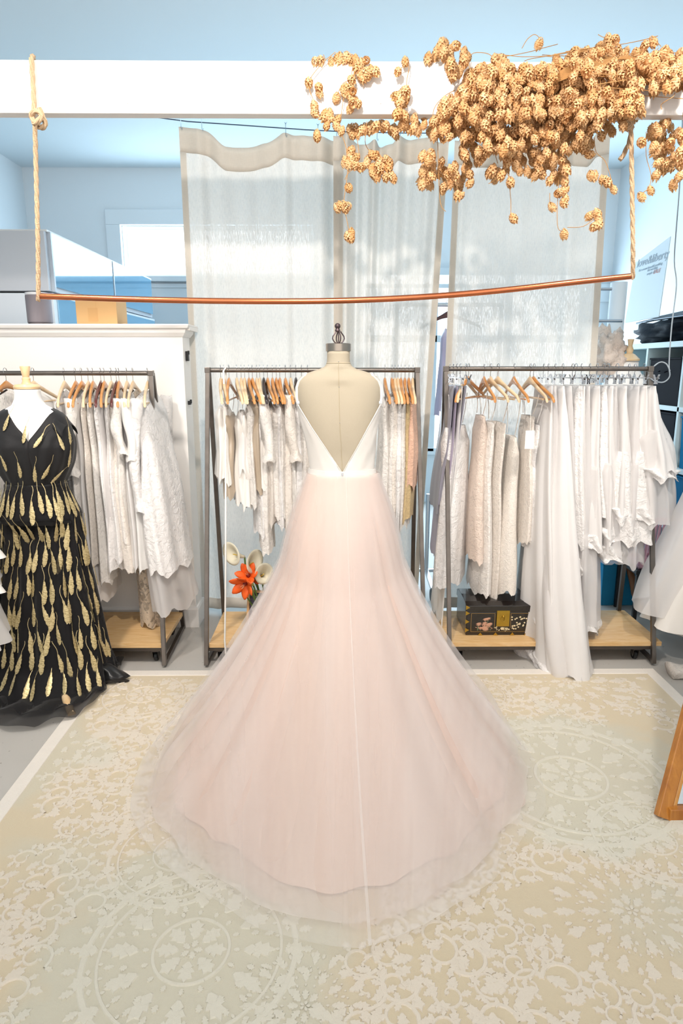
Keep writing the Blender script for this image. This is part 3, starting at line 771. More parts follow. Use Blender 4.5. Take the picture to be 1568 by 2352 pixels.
# ================================================================== RACKS
def caster(c, root):
    b = MB(); b.box((c[0], c[1], c[2]+.062), (.045, .05, .004)); b.beam((c[0]-.014, c[1], c[2]+.06), (c[0]-.014, c[1]+.01, c[2]+.022), .003, .028); b.beam((c[0]+.014, c[1], c[2]+.06), (c[0]+.014, c[1]+.01, c[2]+.022), .003, .028)
    k = b.build('caster', m_steel_d, root, False, .001)
    b = MB(); q = Vector((c[0], c[1]+.012, c[2]+.024))
    b.rings([[q+Vector((dx, r*math.cos(a*PI/9), r*math.sin(a*PI/9))) for a in range(18)] for dx, r in ((-.009,.012),(-.009,.021),(-.006,.024),(.006,.024),(.009,.021),(.009,.012))], True, True, True)
    b.build('wheel', m_black, k, sharp=40)
YT = 3.22; YFT = 2.94; YRT = 3.40
def rack(xl, xr, fxl, fxr, rxl, rxr, ytop, label, board_px):
    zt = ZP(ytop, YT); X0, X1 = P(xl, ytop, YT).x, P(xr, ytop, YT).x
    root = empty('clothes_rack', ((X0+X1)/2, YT, 0)); tag(root, label, 'rack', None)
    o_ = -root.location; T = .02
    def bar(n, a, c, m=m_steel, wd=T): 
        b = MB(); b.beam(a, c, wd, wd, (0,1,0) if abs((Vector(c)-Vector(a)).z) > .3 else (0,0,1)); k = b.build(n, m, root, False, .0015); k.location = o_; return k
    FX0, FX1 = XP(fxl, YFT, .01), XP(fxr, YFT, .01); BX0, BX1 = XP(rxl, YRT, .02), XP(rxr, YRT, .02)
    k = MB(); k.tube([(X0, YT, zt), (X1, YT, zt)], .0115, 14); q = k.build('top_rail', m_steel, root); q.location = o_
    for tx, f_, r_ in ((X0, FX0, BX0), (X1, FX1, BX1)):
        bar('front_post', (tx, YT-.012, zt+.008), (f_, YFT, .012)); bar('rear_post', (tx, YT+.012, zt+.0), (r_, YRT, .012), m_steel_d)
        bar('foot_rail', (f_, YFT+.01, .012+.01), (r_, YRT-.01, .022), m_steel_d, .018)
        if tx == X0 or tx == X1:
            b = MB(); b.box((tx, YT-.012, zt), (.026, .03, .026)); q = b.build('corner_weld', m_steel, root, False, .002); q.location = o_
    for yy, a, c in ((YFT+.035, FX0, FX1), (YRT-.03, BX0, BX1)): bar('cross_rail', (a, yy, .082), (c, yy, .082), m_steel_d, .018)
    bx0, bx1, ov = board_px
    b = MB(); b.bbox(bx0, bx1, YFT+.022, YRT-.012, .092, .114)
    q = b.build('board', m_pine, root, False, .0015); q.location = o_
    for xx in (FX0+.06, FX1-.06):
        for yy in (YFT+.07, YRT-.07): 
            n0 = set(root.children); caster((xx, yy, .0), root)
            for ch in root.children:
                if ch not in n0: ch.location = o_
    return root, zt, X0, X1
f0 = XP(378, YFT, .01)
R1 = rack(-190, 348, -150, 378, -150, 421, 857, 'steel clothes rack of white lace dresses, leftmost of the three', (XP(-140, YFT, .1), f0-.008, 0))
R2 = rack(478, 957, 474, 975, 516, 945, 850, 'steel clothes rack behind the blush gown, middle of the three', (XP(478, YFT, .1), XP(968, YFT, .1), 0))
R3 = rack(1023, 1490, 1032, 1500, 1006, 1416, 847, 'steel clothes rack with tulle skirts on clip hangers, rightmost of the three', (XP(1018, YFT, .1), XP(1524, YFT, .1), 0))
# ================================================================== HANGERS AND CLOTHES
m_hw = {'light': wood('pale_hanger_wood', '#f0d9b8', '#dfbd90', .35, (1,1,1), .3), 'orange': wood('honey_hanger_wood', '#dd9f5c', '#c4803c', .3, (1,1,1), .5),
        'red': wood('dark_cherry_hanger', '#6b2418', '#4a140e', .25, (1,1,1), .6), 'black': simple('black_hanger_lacquer', '#2a2022', .25)}
HPROTO = {}
def bez(a, b_, c, n):
    return [a.lerp(b_, i/n).lerp(b_.lerp(c, i/n), i/n) for i in range(n+1)]
def hanger_proto(kind):
    root = empty('coat_hanger')
    b = MB(); b.tube([(0, .014*math.sin(t), .014*math.cos(t)-.002) for t in [x*.3 for x in range(-6, 11)]][::-1] + [(0, .002, -.03), (0, 0, -.075)], .0016, 6)
    b.build('hook', m_chrome, root)
    m = m_hw[kind]; b = MB(); secs = []
    for i in range(25):
        u = -1+2*i/24; au = abs(u); y = .212*u; z = -.066-.078*au**1.15-(.012*(au > .93)); h = .020*(1-.35*au)+.012*math.exp(-(au/.14)**2); t = .0062+.0025*(1-au); x = .016*au**2
        secs.append([Vector((x+t*math.cos(a)*1.0, y, z+h*math.sin(a)*.62+(-.0)) ) for a in [2*PI*k/10 for k in range(10)]])
    b.rings(secs, True, True, True); b.build('shoulder_bar', m, root, sharp=70)
    if kind in ('light', 'orange'):
        b = MB(); b.tube([(.010, -.175, -.150), (.010, .175, -.150)], .0045, 8); b.build('trouser_rod', m, root)
    return root
def clip_proto():
    root = empty('clip_hanger'); b = MB(); b.tube([(0, .014*math.sin(t), .014*math.cos(t)-.002) for t in [x*.3 for x in range(-6, 11)]][::-1] + [(0, .002, -.03), (0, 0, -.055)], .0016, 6); b.build('hook', m_chrome, root)
    b = MB(); b.tube([(0,-.16,-.055),(0,.16,-.055)], .0022, 6); b.build('rod', m_chrome, root)
    for y in (-.13, .13):
        b = MB()
        for sg in (-1, 1):
            b.rings([[Vector((sg*x, y+dy, z)) for dy, ex in ((-.008,0),(.008,0))] + [Vector((sg*(x+.002), y+dy, z)) for dy in (.008,-.008)] for x, z in ((.012,-.038),(.005,-.055),(.002,-.070),(.004,-.082))], True, True, True)
        q = b.build('clip', m_chrome, root, False); q['kind'] = 'thing'
        b = MB(); b.tube([(0,y-.009,-.058),(0,y+.009,-.058)], .004, 8); b.build('spring', m_steel_d, q)
    return root
ORD = ['first','second','third','fourth','fifth','sixth','seventh','eighth','ninth','tenth','eleventh','twelfth','thirteenth','fourteenth','fifteenth','sixteenth','seventeenth','eighteenth','nineteenth','twentieth',
       'twenty-first','twenty-second','twenty-third','twenty-fourth','twenty-fifth','twenty-sixth','twenty-seventh','twenty-eighth','twenty-ninth','thirtieth']
def hang_at(px, rack, rz, kind, label, group):
    root, zt, X0, X1 = rack
    yy = 850; X = P(px, ZPpx(zt), YT).x
    if kind not in HPROTO:
        h = HPROTO[kind] = clip_proto() if kind == 'clip' else hanger_proto(kind)
    else: h = dup(HPROTO[kind])
    h.location = (X, YT, zt+.0125); h.rotation_euler = (0, 0, R(rz)); tag(h, label, 'hanger', group); return h
def ZPpx(z):  # image row of height z at the rail depth
    lo, hi = 400, 1400
    for _ in range(30):
        m = (lo+hi)/2
        if ZP(m, YT) > z: lo = m
        else: hi = m
    return lo
m_lace = cloth('ivory_lace', '#fdf8f2', 'lace', trans=.16); m_lace2 = cloth('white_lace', '#fdfaf8', 'lace', trans=.12, bs=.7); m_lace3 = cloth('cream_lace', '#fbf2e8', 'lace', trans=.14, bs=1.3)
m_blush = cloth('blush_lace', '#f8e6d8', 'lace', trans=.2, bs=1.1); m_rose = cloth('rose_beaded_lace', '#ecc0a6', 'lace', trans=.1, bs=1.4); m_goldl = cloth('pale_gold_lace', '#d8bd8d', 'lace', trans=.1, bs=1.2)
m_chif = cloth('white_chiffon', '#fbf9f6', 'plain', .75, trans=.15); m_satw = cloth('white_satin', '#f2eee8', 'satin', trans=.05); m_taupe = cloth('taupe_satin', '#b9a893', 'satin', trans=.05)
m_net = tulle('white_net', '#fdfaf8', .88, .2); m_net2 = tulle('soft_net_layer', '#fdfaf9', .62, .3); m_mesh = cloth('beige_mesh_lace', '#d9c9b4', 'lace', trans=.2, alpha=.55, bs=.8)
m_grey = cloth('grey_blue_satin', '#a6a5b4', 'satin', trans=.1); m_boucle = cloth('ivory_boucle', '#fcf4ea', 'lace', trans=.1, bs=2.2); m_lil = cloth('lilac_satin', '#b9adc4', 'satin', trans=.1)
MD = {'lace': m_lace, 'lace2': m_lace2, 'lace3': m_lace3, 'blush': m_blush, 'rose': m_rose, 'gold': m_goldl, 'chif': m_chif, 'satin': m_satw, 'taupe': m_taupe, 'net': m_net, 'net2': m_net2, 'mesh': m_mesh, 'grey': m_grey, 'boucle': m_boucle, 'lilac': m_lil}
def shell(name, mat, parent, ztop, zbot, a0, a1, b0, b1, seed, slope=.32, waist=0.0, fold=.25, hem=.012, n=46, ns=40, lean=(0,0), flarep=1.6, bell=0.0):
    """a tube of cloth: local y is the depth along the hanger, local x the thickness"""
    r_ = random.Random(seed); ph = r_.uniform(0, 6); b = MB(); rs = []
    for i in range(ns+1):
        s = i/ns; row = []
        a = a0+(a1-a0)*s**flarep; bb = b0+(b1-b0)*s**.8
        wz = math.exp(-((s-.30)/.13)**2); a *= 1-waist*wz; bb *= 1-waist*.5*wz+bell*math.exp(-((s-.78)/.2)**2)
        top = max(0, 1-s/.10); bb *= (1-.55*top); 
        for j in range(n):
            th = 2*PI*j/n; c, sn = math.cos(th), math.sin(th)
            f = fold*min(1, .25+s*1.3)*(math.sin(th*5+ph+s*1.4)+.7*math.sin(th*9+ph*2-s*2)+.8*noise.noise(Vector((c*1.6+seed, sn*1.6, s*3))))/2
            y = a*sn*(1+.24*f); x = bb*c*(1+f)+.004*math.sin(s*7+ph)+bb*.25*math.sin(th*7+ph)*s*fold
            z = ztop+(zbot-ztop)*s
            if s < .14: z -= slope*abs(y)*(1-s/.14)
            if s > .9: z += hem*(s-.9)/.1*(math.sin(th*6+ph)+math.sin(th*13+ph)*.5)
            z += (s**2)*.03*noise.noise(Vector((th*1.2, seed*2.0, 1)))
            row.append(Vector((x+lean[0]*s, y+lean[1]*s, z)))
        rs.append(row)
    b.rings(rs, True, True, False); return b.build(name, mat, parent, sharp=180)
def garment(name, label, group, rack, px, rz, mat, bottom, cat='dress', style='shoulder', a=.18, a1=None, b0=.018, b1=.028, top=-.075, waist=.25, fold=.3, seed=0, sleeve=0, extra=None, lean=(0,0), under=None, slope=.34, dx=0, flarep=1.6, bell=0):
    root_, zt, X0, X1 = rack
    X = P(px, ZPpx(zt), YT).x; e = empty(name, (X+dx, YT, zt), R(rz)); tag(e, label, cat, group)
    zbot = ZP(bottom, YT-.12)-zt; zbot = max(zbot, -zt+.012)
    a1 = a1 or a*1.05; M_ = MD[mat]
    if style == 'strap':
        shell('body', M_, e, top, zbot, a*.82, a1, b0, b1, seed, .05, waist, fold, lean=lean, flarep=flarep, bell=bell)
        for sg in (-1, 1):
            b = MB(); p0 = Vector((.004, sg*.13, -.118)); p1 = Vector((0, sg*a*.6, top+.004)); b.rings([[p+Vector((-.001,-.004,0)), p+Vector((-.001,.004,0)), p+Vector((.001,.004,0)), p+Vector((.001,-.004,0))] for p in (p0, p0.lerp(p1,.5)+Vector((.004,0,0)), p1)], True, True, True); b.build('strap', M_, e)
    elif style == 'clip':
        shell('body', M_, e, top, zbot, a, a1, b0, b1, seed, .0, 0, fold, lean=lean, hem=.02, flarep=flarep)
    else:
        shell('body', M_, e, top, zbot, a, a1, b0, b1, seed, slope, waist, fold, lean=lean, flarep=flarep, bell=bell)
    if style == 'clip' and mat.startswith('net'):
        kk = .94; shell('lace_trim', MD['lace2'], e, top+(zbot-top)*.93, zbot-.02, a+(a1-a)*.9**flarep+.006, a1*1.03, b0+(b1-b0)*.93+.006, b1*1.08, seed, 0, 0, fold, lean=(lean[0], lean[1]), hem=.010).location = (0,0,0)
    if under: 
        shell('underskirt', MD[under[0]], e, (top+zbot)*.5, max(-zt+.008, ZP(under[1], YT-.1)-zt), a1*.8, a1*1.0, b1*.8, b1*1.05, seed+31, 0, 0, fold, lean=lean)
    if sleeve:
        for sg in (-1, 1):
            b = MB(); rs = []; L = sleeve
            for i in range(22):
                s = i/21; c = Vector((.006+.012*s+.01*math.sin(s*5+seed), sg*(a*.93+.045*math.sin(s*2.0)), -.115-L*s)); r = .030*(1+.25*math.sin(s*11+seed)*.4)*(1-.25*s)+(.012 if s > .92 else 0)
                rs.append([c+Vector((r*.85*math.cos(t)*(1+.15*math.sin(3*t+s*6)), r*math.sin(t), .006*math.sin(t*3))) for t in [2*PI*k/16 for k in range(16)]])
            b.rings(rs, True, True, False); b.build('sleeve', M_, e, sharp=180)
    return e
# ---- left rack
G1 = 'white dresses on the left rack'; H1 = 'hangers on the left rack'
L1 = [(-20,8,'orange','lace2',1330,.5),(12,-6,'orange','lace',1350,0),(75,-4,'light','chif',1330,0),(146,8,'light','lace2',1345,.4),(172,6,'orange','lace',1330,.35),(186,4,'orange','net',1375,0),(201,8,'light','lace3',1290,0),(212,10,'orange','lace',1330,.3),(230,7,'red','lace2',1300,0),
      (238,9,'orange','net2',1295,0),(254,6,'light','lace2',1280,.3),(266,6,'red','lace3',1300,0),(272,10,'orange','lace',1235,.25),(290,8,'light','net',1290,0),(304,5,'light','chif',1300,.28)]
nm = {'lace2':'white corded lace dress','lace':'ivory lace dress','chif':'smooth white chiffon dress','net':'white net dress','lace3':'cream lace dress','net2':'sheer white net dress','mesh':'beige mesh lace gown','satin':'white satin dress','boucle':'ivory boucle dress','blush':'blush lace dress'}
wn_ = {'light':'pale wood','orange':'honey-coloured wood','red':'dark cherry wood','black':'black'}
for i, (px, rz, hk, mt, bot, sl) in enumerate(L1):
    k = len(L1)-i
    hang_at(px, R1, rz, hk, '%s clothes hanger, %s from the right post of the left rack' % (wn_[hk], ORD[k]), H1)
    garment('lace_dress', '%s, %s from the right post of the left rack' % (nm[mt], ORD[k]), G1, R1, px, rz, mt, bot, a=.18, b0=.020, b1=.036+.008*(i % 3), sleeve=sl if i in (1,4,9,12,14) else 0, seed=i+3, waist=.2, lean=(.015*(i % 3), -.01), a1=.2)
hang_at(338, R1, 6, 'light', 'pale wood clothes hanger beside the right post of the left rack', H1)
garment('lace_dress', 'white lace dress with puffed sleeve spilling past the right post of the left rack', G1, R1, 338, -8, 'lace2', 1300, a=.18, a1=.2, b0=.03, b1=.075, sleeve=.52, seed=77, waist=.1, under=('net2', 1385), lean=(.10, -.06))
garment('mermaid_gown', 'beige mesh lace gown whose flared hem stands on the left rack board', G1, R1, 305, 0, 'mesh', 1446, cat='gown', a=.15, a1=.13, b0=.02, b1=.06, seed=79, waist=.3, fold=.12, lean=(.012,.04))
# ---- middle rack
G2 = 'white garments on the middle rack'; H2 = 'hangers on the middle rack'
L2 = [(506,6,'light','satin',1098,'strap',-.17,'short white satin bodice'),(513,9,'light','satin',1108,'strap',-.16,'short white satin bodice'),(525,2,'orange','taupe',1140,'strap',-.20,'short taupe satin top'),(543,10,'light','satin',1156,'strap',-.22,'sleeveless white satin top with lace hem'),
      (553,8,'light','net',1090,'strap',-.19,'white organza peplum top'),(561,6,'light','satin',1162,'strap',-.20,'white satin top'),(571,9,'orange','lace',1160,'shoulder',-.14,'white lace top'),(579,12,'orange','taupe',1130,'shoulder',-.11,'taupe silk top'),(589,9,'light','lace2',1225,'strap',-.24,'beaded white lace gown'),
      (596,6,'light','satin',1120,'strap',-.19,'white satin slip'),(605,5,'black','lace',1265,'shoulder',-.12,'long ivory lace gown'),(614,9,'orange','lace3',1200,'shoulder',-.13,'cream lace gown'),(625,7,'orange','lace',1185,'shoulder',-.14,'ivory lace gown'),(634,8,'orange','lace2',1205,'shoulder',-.12,'white corded lace gown'),
      (642,6,'orange','lace',1190,'shoulder',-.12,'ivory lace gown'),(655,9,'orange','lace3',1210,'shoulder',-.12,'cream lace gown'),(667,7,'light','lace',1195,'shoulder',-.12,'ivory lace gown'),(679,7,'black','lace2',1205,'shoulder',-.12,'white corded lace gown'),(692,7,'orange','lace',1200,'shoulder',-.12,'ivory lace gown'),(706,6,'orange','lace3',1190,'shoulder',-.12,'cream lace gown')]
for i, (px, rz, hk, mt, bot, st, tp, ds) in enumerate(L2):
    hang_at(px, R2, rz, hk, '%s clothes hanger, %s from the left post of the middle rack' % (wn_[hk], ORD[i]), H2)
    garment('bodice' if bot < 1165 else 'lace_gown', '%s, %s from the left post of the middle rack' % (ds, ORD[i]), G2, R2, px, rz, mt, bot, cat='top' if bot < 1165 else 'gown', style=st, a=.165, top=tp, b0=.026, b1=.038, seed=i+101, waist=.18, sleeve=.3 if i in (10,15) else 0)
L3 = [(884,-2,'orange','lace',1170,'ivory lace gown'),(900,-3,'orange','lace',1185,'ivory lace gown'),(907,-4,'light','lace3',1190,'cream lace gown'),(914,-4,'light','lace2',1212,'white beaded lace gown'),(921,-5,'orange','lace2',1200,'white lace gown'),(930,-6,'orange','lace',1208,'ivory sequinned gown'),(939,-5,'orange','gold',1190,'pale gold lace gown'),(948,-7,'light','rose',1115,'rose pink beaded dress')]
for i, (px, rz, hk, mt, bot, ds) in enumerate(L3):
    k = len(L3)-1-i
    hang_at(px, R2, rz, hk, '%s clothes hanger, %s from the right post of the middle rack' % (wn_[hk], ORD[k]), H2)
    garment('lace_gown', '%s, %s from the right post of the middle rack' % (ds, ORD[k]), G2, R2, px, rz, mt, bot, cat='gown', a=.17, b0=.024, b1=.036, top=-.09, seed=i+151, waist=.15, sleeve=0)
# white cord loop hanging from the rail to the floor
b = MB(); q0 = P(517, 846, YT-.02); pts = [P(521,905,YT+.01), P(518,852,YT+.014), q0, P(513,852,YT-.03), P(515,900,3.14), P(518,1000,3.08), P(518,1150,3.0), P(518,1300,2.93), P(517,1420,2.90), P(516,1470,2.89), P(518,1500,2.88)]
pts += [PZ(524,1516,.008), PZ(545,1524,.006), PZ(570,1526,.006)]
b.tube(pts, .0042, 8); o = b.build('ribbon_cord', cloth('white_cord', '#f4f1ec', 'plain', trans=0)); tag(o, 'thin white cord hanging from the middle rack down to the floor', 'cord')
# ---- right rack
G3 = 'gowns on wooden hangers of the right rack'; H3 = 'hangers on the right rack'
L4 = [(1070,-24,'light',None,0,''),(1076,-30,'orange','lace2',1350,'strapless gown of petal-textured white lace'),(1112,-2,'orange','blush',1290,'blush lace gown with draped neckline'),(1127,6,'light','lace',1368,'ivory lace gown'),(1144,10,'light','lace3',1382,'slim cream lace gown'),(1181,0,'orange','boucle',1362,'ivory textured gown with looped strap'),(1218,2,'light','lace3',1250,'cream embroidered lace gown'),(1226,6,'orange','lace2',1250,'white appliqued lace gown')]
dims = {1076:(.15,.17,.062,.052,-.27),1112:(.13,.15,.03,.042,-.22),1127:(.13,.15,.026,.040,-.25),1144:(.14,.12,.02,.028,-.25),1181:(.12,.15,.03,.055,-.32),1218:(.12,.14,.02,.03,-.22),1226:(.12,.14,.024,.034,-.26)}
for i, (px, rz, hk, mt, bot, ds) in enumerate(L4):
    hang_at(px, R3, rz, hk, '%s clothes hanger, %s wooden one from the left post of the right rack' % (wn_[hk], ORD[i]), H3)
    if not mt: continue
    a, a1, b0, b1, tp = dims[px]
    garment('strapless_gown', '%s, %s from the left post of the right rack' % (ds, ORD[i-1]), G3, R3, px, rz, mt, bot, cat='gown', style='strap', a=a, a1=a1, b0=b0, b1=b1, top=tp, seed=i+201, waist=.12, fold=.14, dx=-.05 if px == 1076 else (-.012 if px in (1112,1127) else 0), bell=.25 if px == 1181 else .1)
p = P(1216, 1010, YT-.2); b = MB(); b.box(p, (.042, .0012, .085)); b.tube([p+Vector((0,0,.042)), p+Vector((.006,.03,.12))], .0008, 5); o = b.build('price_tag', simple('card_white', '#f3efe8', .8), smooth=False); tag(o, 'blank white card tag hanging between the lace gowns of the right rack', 'tag')
CL = [(1248,'net',1500,'long white net skirt',.14,.26,.012,.06,(.02,-.10),None),(1259,'net2',1420,'sheer beaded white net skirt',.14,.24,.012,.05,(.02,-.03),None),(1275,'net',1526,'floor-length white net skirt with lace hem',.14,.30,.014,.085,(.05,-.16),('net2',1530)),(1292,'net2',1490,'soft white net skirt with lace edge',.13,.25,.014,.07,(.06,-.05),None),(1315,'lace2',1250,'white lace applique skirt',.13,.2,.014,.04,(.03,0),None),(1322,'net',1300,'white net skirt',.13,.2,.014,.05,(.04,0),None),
      (1335,'net2',1425,'long sheer skirt with scattered lace petals',.13,.24,.014,.06,(.05,-.02),None),(1354,'net',1245,'white tulle skirt',.13,.22,.012,.05,(.02,0),('net2',1400)),(1371,'lace2',1200,'white lace-hemmed skirt',.12,.2,.012,.045,(.03,0),None),(1386,'net',1230,'white layered tulle skirt',.13,.22,.012,.05,(.03,0),('net2',1250)),(1396,'net2',1270,'sheer white layered skirt',.13,.22,.012,.055,(.03,0),None),(1417,'net',1180,'flared white tulle skirt',.13,.22,.012,.06,(.03,0),('lace2',1235)),(1444,'net2',1225,'sheer flared skirt',.13,.22,.012,.065,(.02,0),('net2',1290)),(1458,'net',1180,'white organza skirt',.13,.22,.012,.06,(.03,0),('lace2',1240)),(1479,'net',1085,'flared white organza skirt',.13,.22,.014,.085,(.045,0),('net2',1200))]
for i, (px, mt, bot, ds, a, a1, b0, b1, ln, un) in enumerate(CL):
    k = len(CL)-1-i
    hang_at(px, R3, (i*37 % 17)-8, 'clip', 'small chrome clip hanger, %s from the right post of the right rack' % ORD[k], H3)
    garment('tulle_skirt', '%s, %s from the right post of the right rack' % (ds, ORD[k]), 'skirts on clip hangers', R3, px, 0, mt, bot, cat='skirt', style='clip', a=a, a1=a1, b0=b0*1.3, b1=b1*1.35, top=-.078, seed=i+301, lean=ln, under=un, fold=.5)
for i, (px, mt, bot, ds) in enumerate([(1033,'grey',1180,'grey-blue satin sash'),(1041,'lilac',1300,'lilac satin skirt'),(1049,'chif',1440,'long white chiffon sash'),(1057,'grey',1230,'grey satin skirt')]):
    hang_at(px, R3, -8+5*i, 'clip', 'small chrome clip hanger, %s beside the left post of the right rack' % ORD[i], H3)
    garment('satin_skirt', '%s, %s clipped beside the left post of the right rack' % (ds, ORD[i]), 'narrow satin pieces by the left post', R3, px, 0, mt, bot, cat='skirt', style='clip', a=.15, a1=.17, b0=.008, b1=.013, top=-.078, seed=i+351, fold=.4, lean=(-.04-.005*i, .08))
# ================================================================== COPPER BAR AND ROPES
YR = YBM-.012
m_cop = simple('copper_pipe', '#c4754f', .28, .92, var=.16, vscale=9, bump=.03)
cps = [(86,680),(200,684),(330,688),(480,691),(620,692),(760,691),(900,686),(1040,677),(1180,664),(1320,648),(1453,634)]
def smooth_path(pts, n=6):
    out = []
    for i in range(len(pts)-1):
        p0, p1, p2, p3 = pts[max(0,i-1)], pts[i], pts[i+1], pts[min(len(pts)-1,i+2)]
        for k in range(n):
            t = k/n; out.append(.5*((2*p1)+(p2-p0)*t+(2*p0-5*p1+4*p2-p3)*t*t+(3*p1-p0-3*p2+p3)*t**3))
    return out+[pts[-1]]
cpath = smooth_path([P(x, y, YBM+.02) for x, y in cps], 5)
b = MB(); b.tube(cpath, .0112, 18, caps=False); b.tube(cpath, .0092, 18, caps=False)
for pp in (cpath[0], cpath[-1]):
    pass
o = b.build('copper_bar', m_cop, sharp=60); tag(o, 'slightly bowed copper pipe hanging from two ropes', 'bar')
m_rope = simple('jute_rope', '#c6a988', .85, bump=.5, bscale=220, var=.12, vscale=60)
def rope(name, ctrl, r, label, n=7):
    path = smooth_path([Vector(c) for c in ctrl], n)
    # resample evenly
    res = []; step = r*.9; acc = 0; res.append(path[0])
    for a, c in zip(path, path[1:]):
        L = (c-a).length
        while acc+L >= step:
            k = (step-acc)/L; a = a.lerp(c, k); res.append(a.copy()); L = (c-a).length; acc = 0
        acc += L
    root = empty(name, res[0]); tag(root, label, 'rope')
    fr = []; up = None
    for i, p in enumerate(res):
        t = (res[min(i+1, len(res)-1)]-res[max(i-1, 0)]).normalized()
        if up is None: up = t.orthogonal().normalized()
        a = t.cross(up).normalized(); up = a.cross(t); fr.append((p, a, up))
    for k in range(3):
        b = MB(); b.tube([p+(a*math.cos(i*.40+k*2*PI/3)+u*math.sin(i*.40+k*2*PI/3))*r*.50-root.location for i, (p, a, u) in enumerate(fr)], r*.56, 7)
        b.build('strand', m_rope, root)
    return root
rr_ = .0084
YF = YBM-.014; YK = YBM-.03
ctrl = [P(88,690,YBM+.02), P(88,672,YBM+.01), P(87,560,YF+.01), P(83,400,YF+.004), P(81,320,YK), P(80,296,YK-.01), P(86,276,YK-.022), P(100,272,YK-.018), P(104,288,YK-.01), P(92,294,YK+.004), P(76,278,YK), P(72,262,YK-.012),
        P(84,256,YK-.02), P(96,268,YK-.028), P(80,284,YK-.02), P(74,268,YK-.004), P(78,250,YF-.008), P(76,200,YF-.002), P(73,150,YF-.002), P(72,136,YF), P(74,130,YBM+.01), P(77,132,YBM+.05), P(78,150,YBM+.066), P(80,250,YBM+.066), P(84,280,YBM+.062), P(92,292,YBM+.02), P(104,286,YK), P(96,262,YK-.012), P(90,246,YK-.014)]
rope('rope', ctrl, rr_, 'left jute rope knotted round the beam and holding the copper bar')
ctrl = [P(1452,640,YBM+.02), P(1453,626,YBM+.01), P(1453,560,YF), P(1451,430,YF), P(1449,320,YF), P(1448,290,YF-.01), P(1442,275,YF-.016), P(1430,282,YF-.02), P(1436,296,YF-.012), P(1450,285,YF-.012), P(1449,262,YF-.006), P(1447,200,YF-.002), P(1446,146,YF), P(1446,133,YBM+.01), P(1447,134,YBM+.05), P(1447,160,YBM+.066), P(1447,262,YBM+.066), P(1448,288,YBM+.05), P(1446,320,YBM+.03), P(1434,350,YBM+.02), P(1421,371,YBM+.015)]
rope('rope', ctrl, rr_, 'right jute rope with a loose tail, beside the curtain edge')

# ================================================================== DRIED HOPS
m_hop = NT('dried_hop'); _v = m_hop.coord('Object'); _oi = m_hop.n('ObjectInfo')
_c = m_hop.mix(_oi.outputs['Random'], lin('#e6b47c'), lin('#f7d7aa')); _c = m_hop.mix(m_hop.ramp(m_hop.noise(_v, 70, 3), [(.4, W(0)), (.7, W(1))]), _c, lin('#d09a5c'))
_p = m_hop.bsdf(i_Base_Color=_c, i_Roughness=.8); _t = m_hop.n('BsdfTranslucent', i_Color=_c)
m_hop = m_hop.done(m_hop.n('MixShader', i_0=.25, i_1=_p.outputs[0], i_2=_t.outputs[0]).outputs[0])
m_vine = simple('dried_vine', '#b98c57', .8, var=.2, vscale=20)
def hop_geo(seed):
    r2 = random.Random(seed); b = MB(); H = .040; RX = .0155
    for tier in range(6):
        s = (tier+.3)/6; rr = RX*math.sin(PI*(.14+.80*s))**.75; n = 6 if 0 < tier < 5 else 4; z0 = -H*s+.002
        for k in range(n):
            a = 2*PI*(k+.5*(tier % 2))/n+r2.uniform(-.15,.15); wd = rr*.95; L = H*.34*r2.uniform(.9,1.15); fl = r2.uniform(1.0,1.25)
            ca, sa = math.cos(a), math.sin(a); rad = Vector((ca, sa, 0)); tan = Vector((-sa, ca, 0))
            p0 = rad*rr*.45+Vector((0,0,z0+.004)); m1 = rad*rr*1.05+Vector((0,0,z0-L*.35)); tip = rad*rr*fl*.92+Vector((0,0,z0-L))
            b.add([p0, m1-tan*wd*.62, m1+rad*.0015, m1+tan*wd*.62, tip], [(0,1,2),(0,2,3),(1,4,2),(2,4,3)])
    b.add([(0,0,.004),(.004,0,0),(0,.004,0),(-.004,0,0),(0,-.004,0)], [(0,1,2),(0,2,3),(0,3,4),(0,4,1)])
    return b
HG = [hop_geo(s) for s in range(4)]
def build_hops(name, label, pts, vines, limit, loc):
    root = empty(name, loc); tag(root, label, 'dried hops')
    protos = []
    for i, g in enumerate(HG):
        me = bpy.data.meshes.new('hop_cone'); me.from_pydata(g.v, [], g.f); me.materials.append(m_hop); protos.append(me)
    pts = sorted(pts, key=lambda q: q[0].y); rest = MB(); rnd2 = random.Random(5)
    for i, (p, sz) in enumerate(pts):
        M = Matrix.Translation(p-root.location) @ Matrix.Rotation(rnd2.gauss(0,.38), 4, 'X') @ Matrix.Rotation(rnd2.gauss(0,.38), 4, 'Y') @ Matrix.Rotation(rnd2.uniform(0,6.28), 4, 'Z') @ Matrix.Scale(sz, 4)
        k = rnd2.randrange(4)
        if i < limit:
            o = bpy.data.objects.new('hop_cone', protos[k]); link(o, root); o.matrix_local = M
        else: rest.add([M @ Vector(v) for v in HG[k].v], HG[k].f)
    if rest.v: rest.build('hop_cones', m_hop, root, False, kind='stuff', recalc=False)
    vb = MB()
    for v in vines: vb.tube([q-root.location for q in smooth_path([Vector(x) for x in v], 4)], .0012 if len(v) < 99 else .002, 4)
    q = vb.build('stems', m_vine, root); q['kind'] = 'stuff'; return root
hr = random.Random(11)
def depth_at(px, py):     # in front of the beam face, above it or below it
    if py < 140: return hr.uniform(YBM-.10, YBM+.10)
    if py < 265: return hr.uniform(YBM-.16, YBM-.022)
    return hr.uniform(YBM-.13, YBM+.16)
pts = []
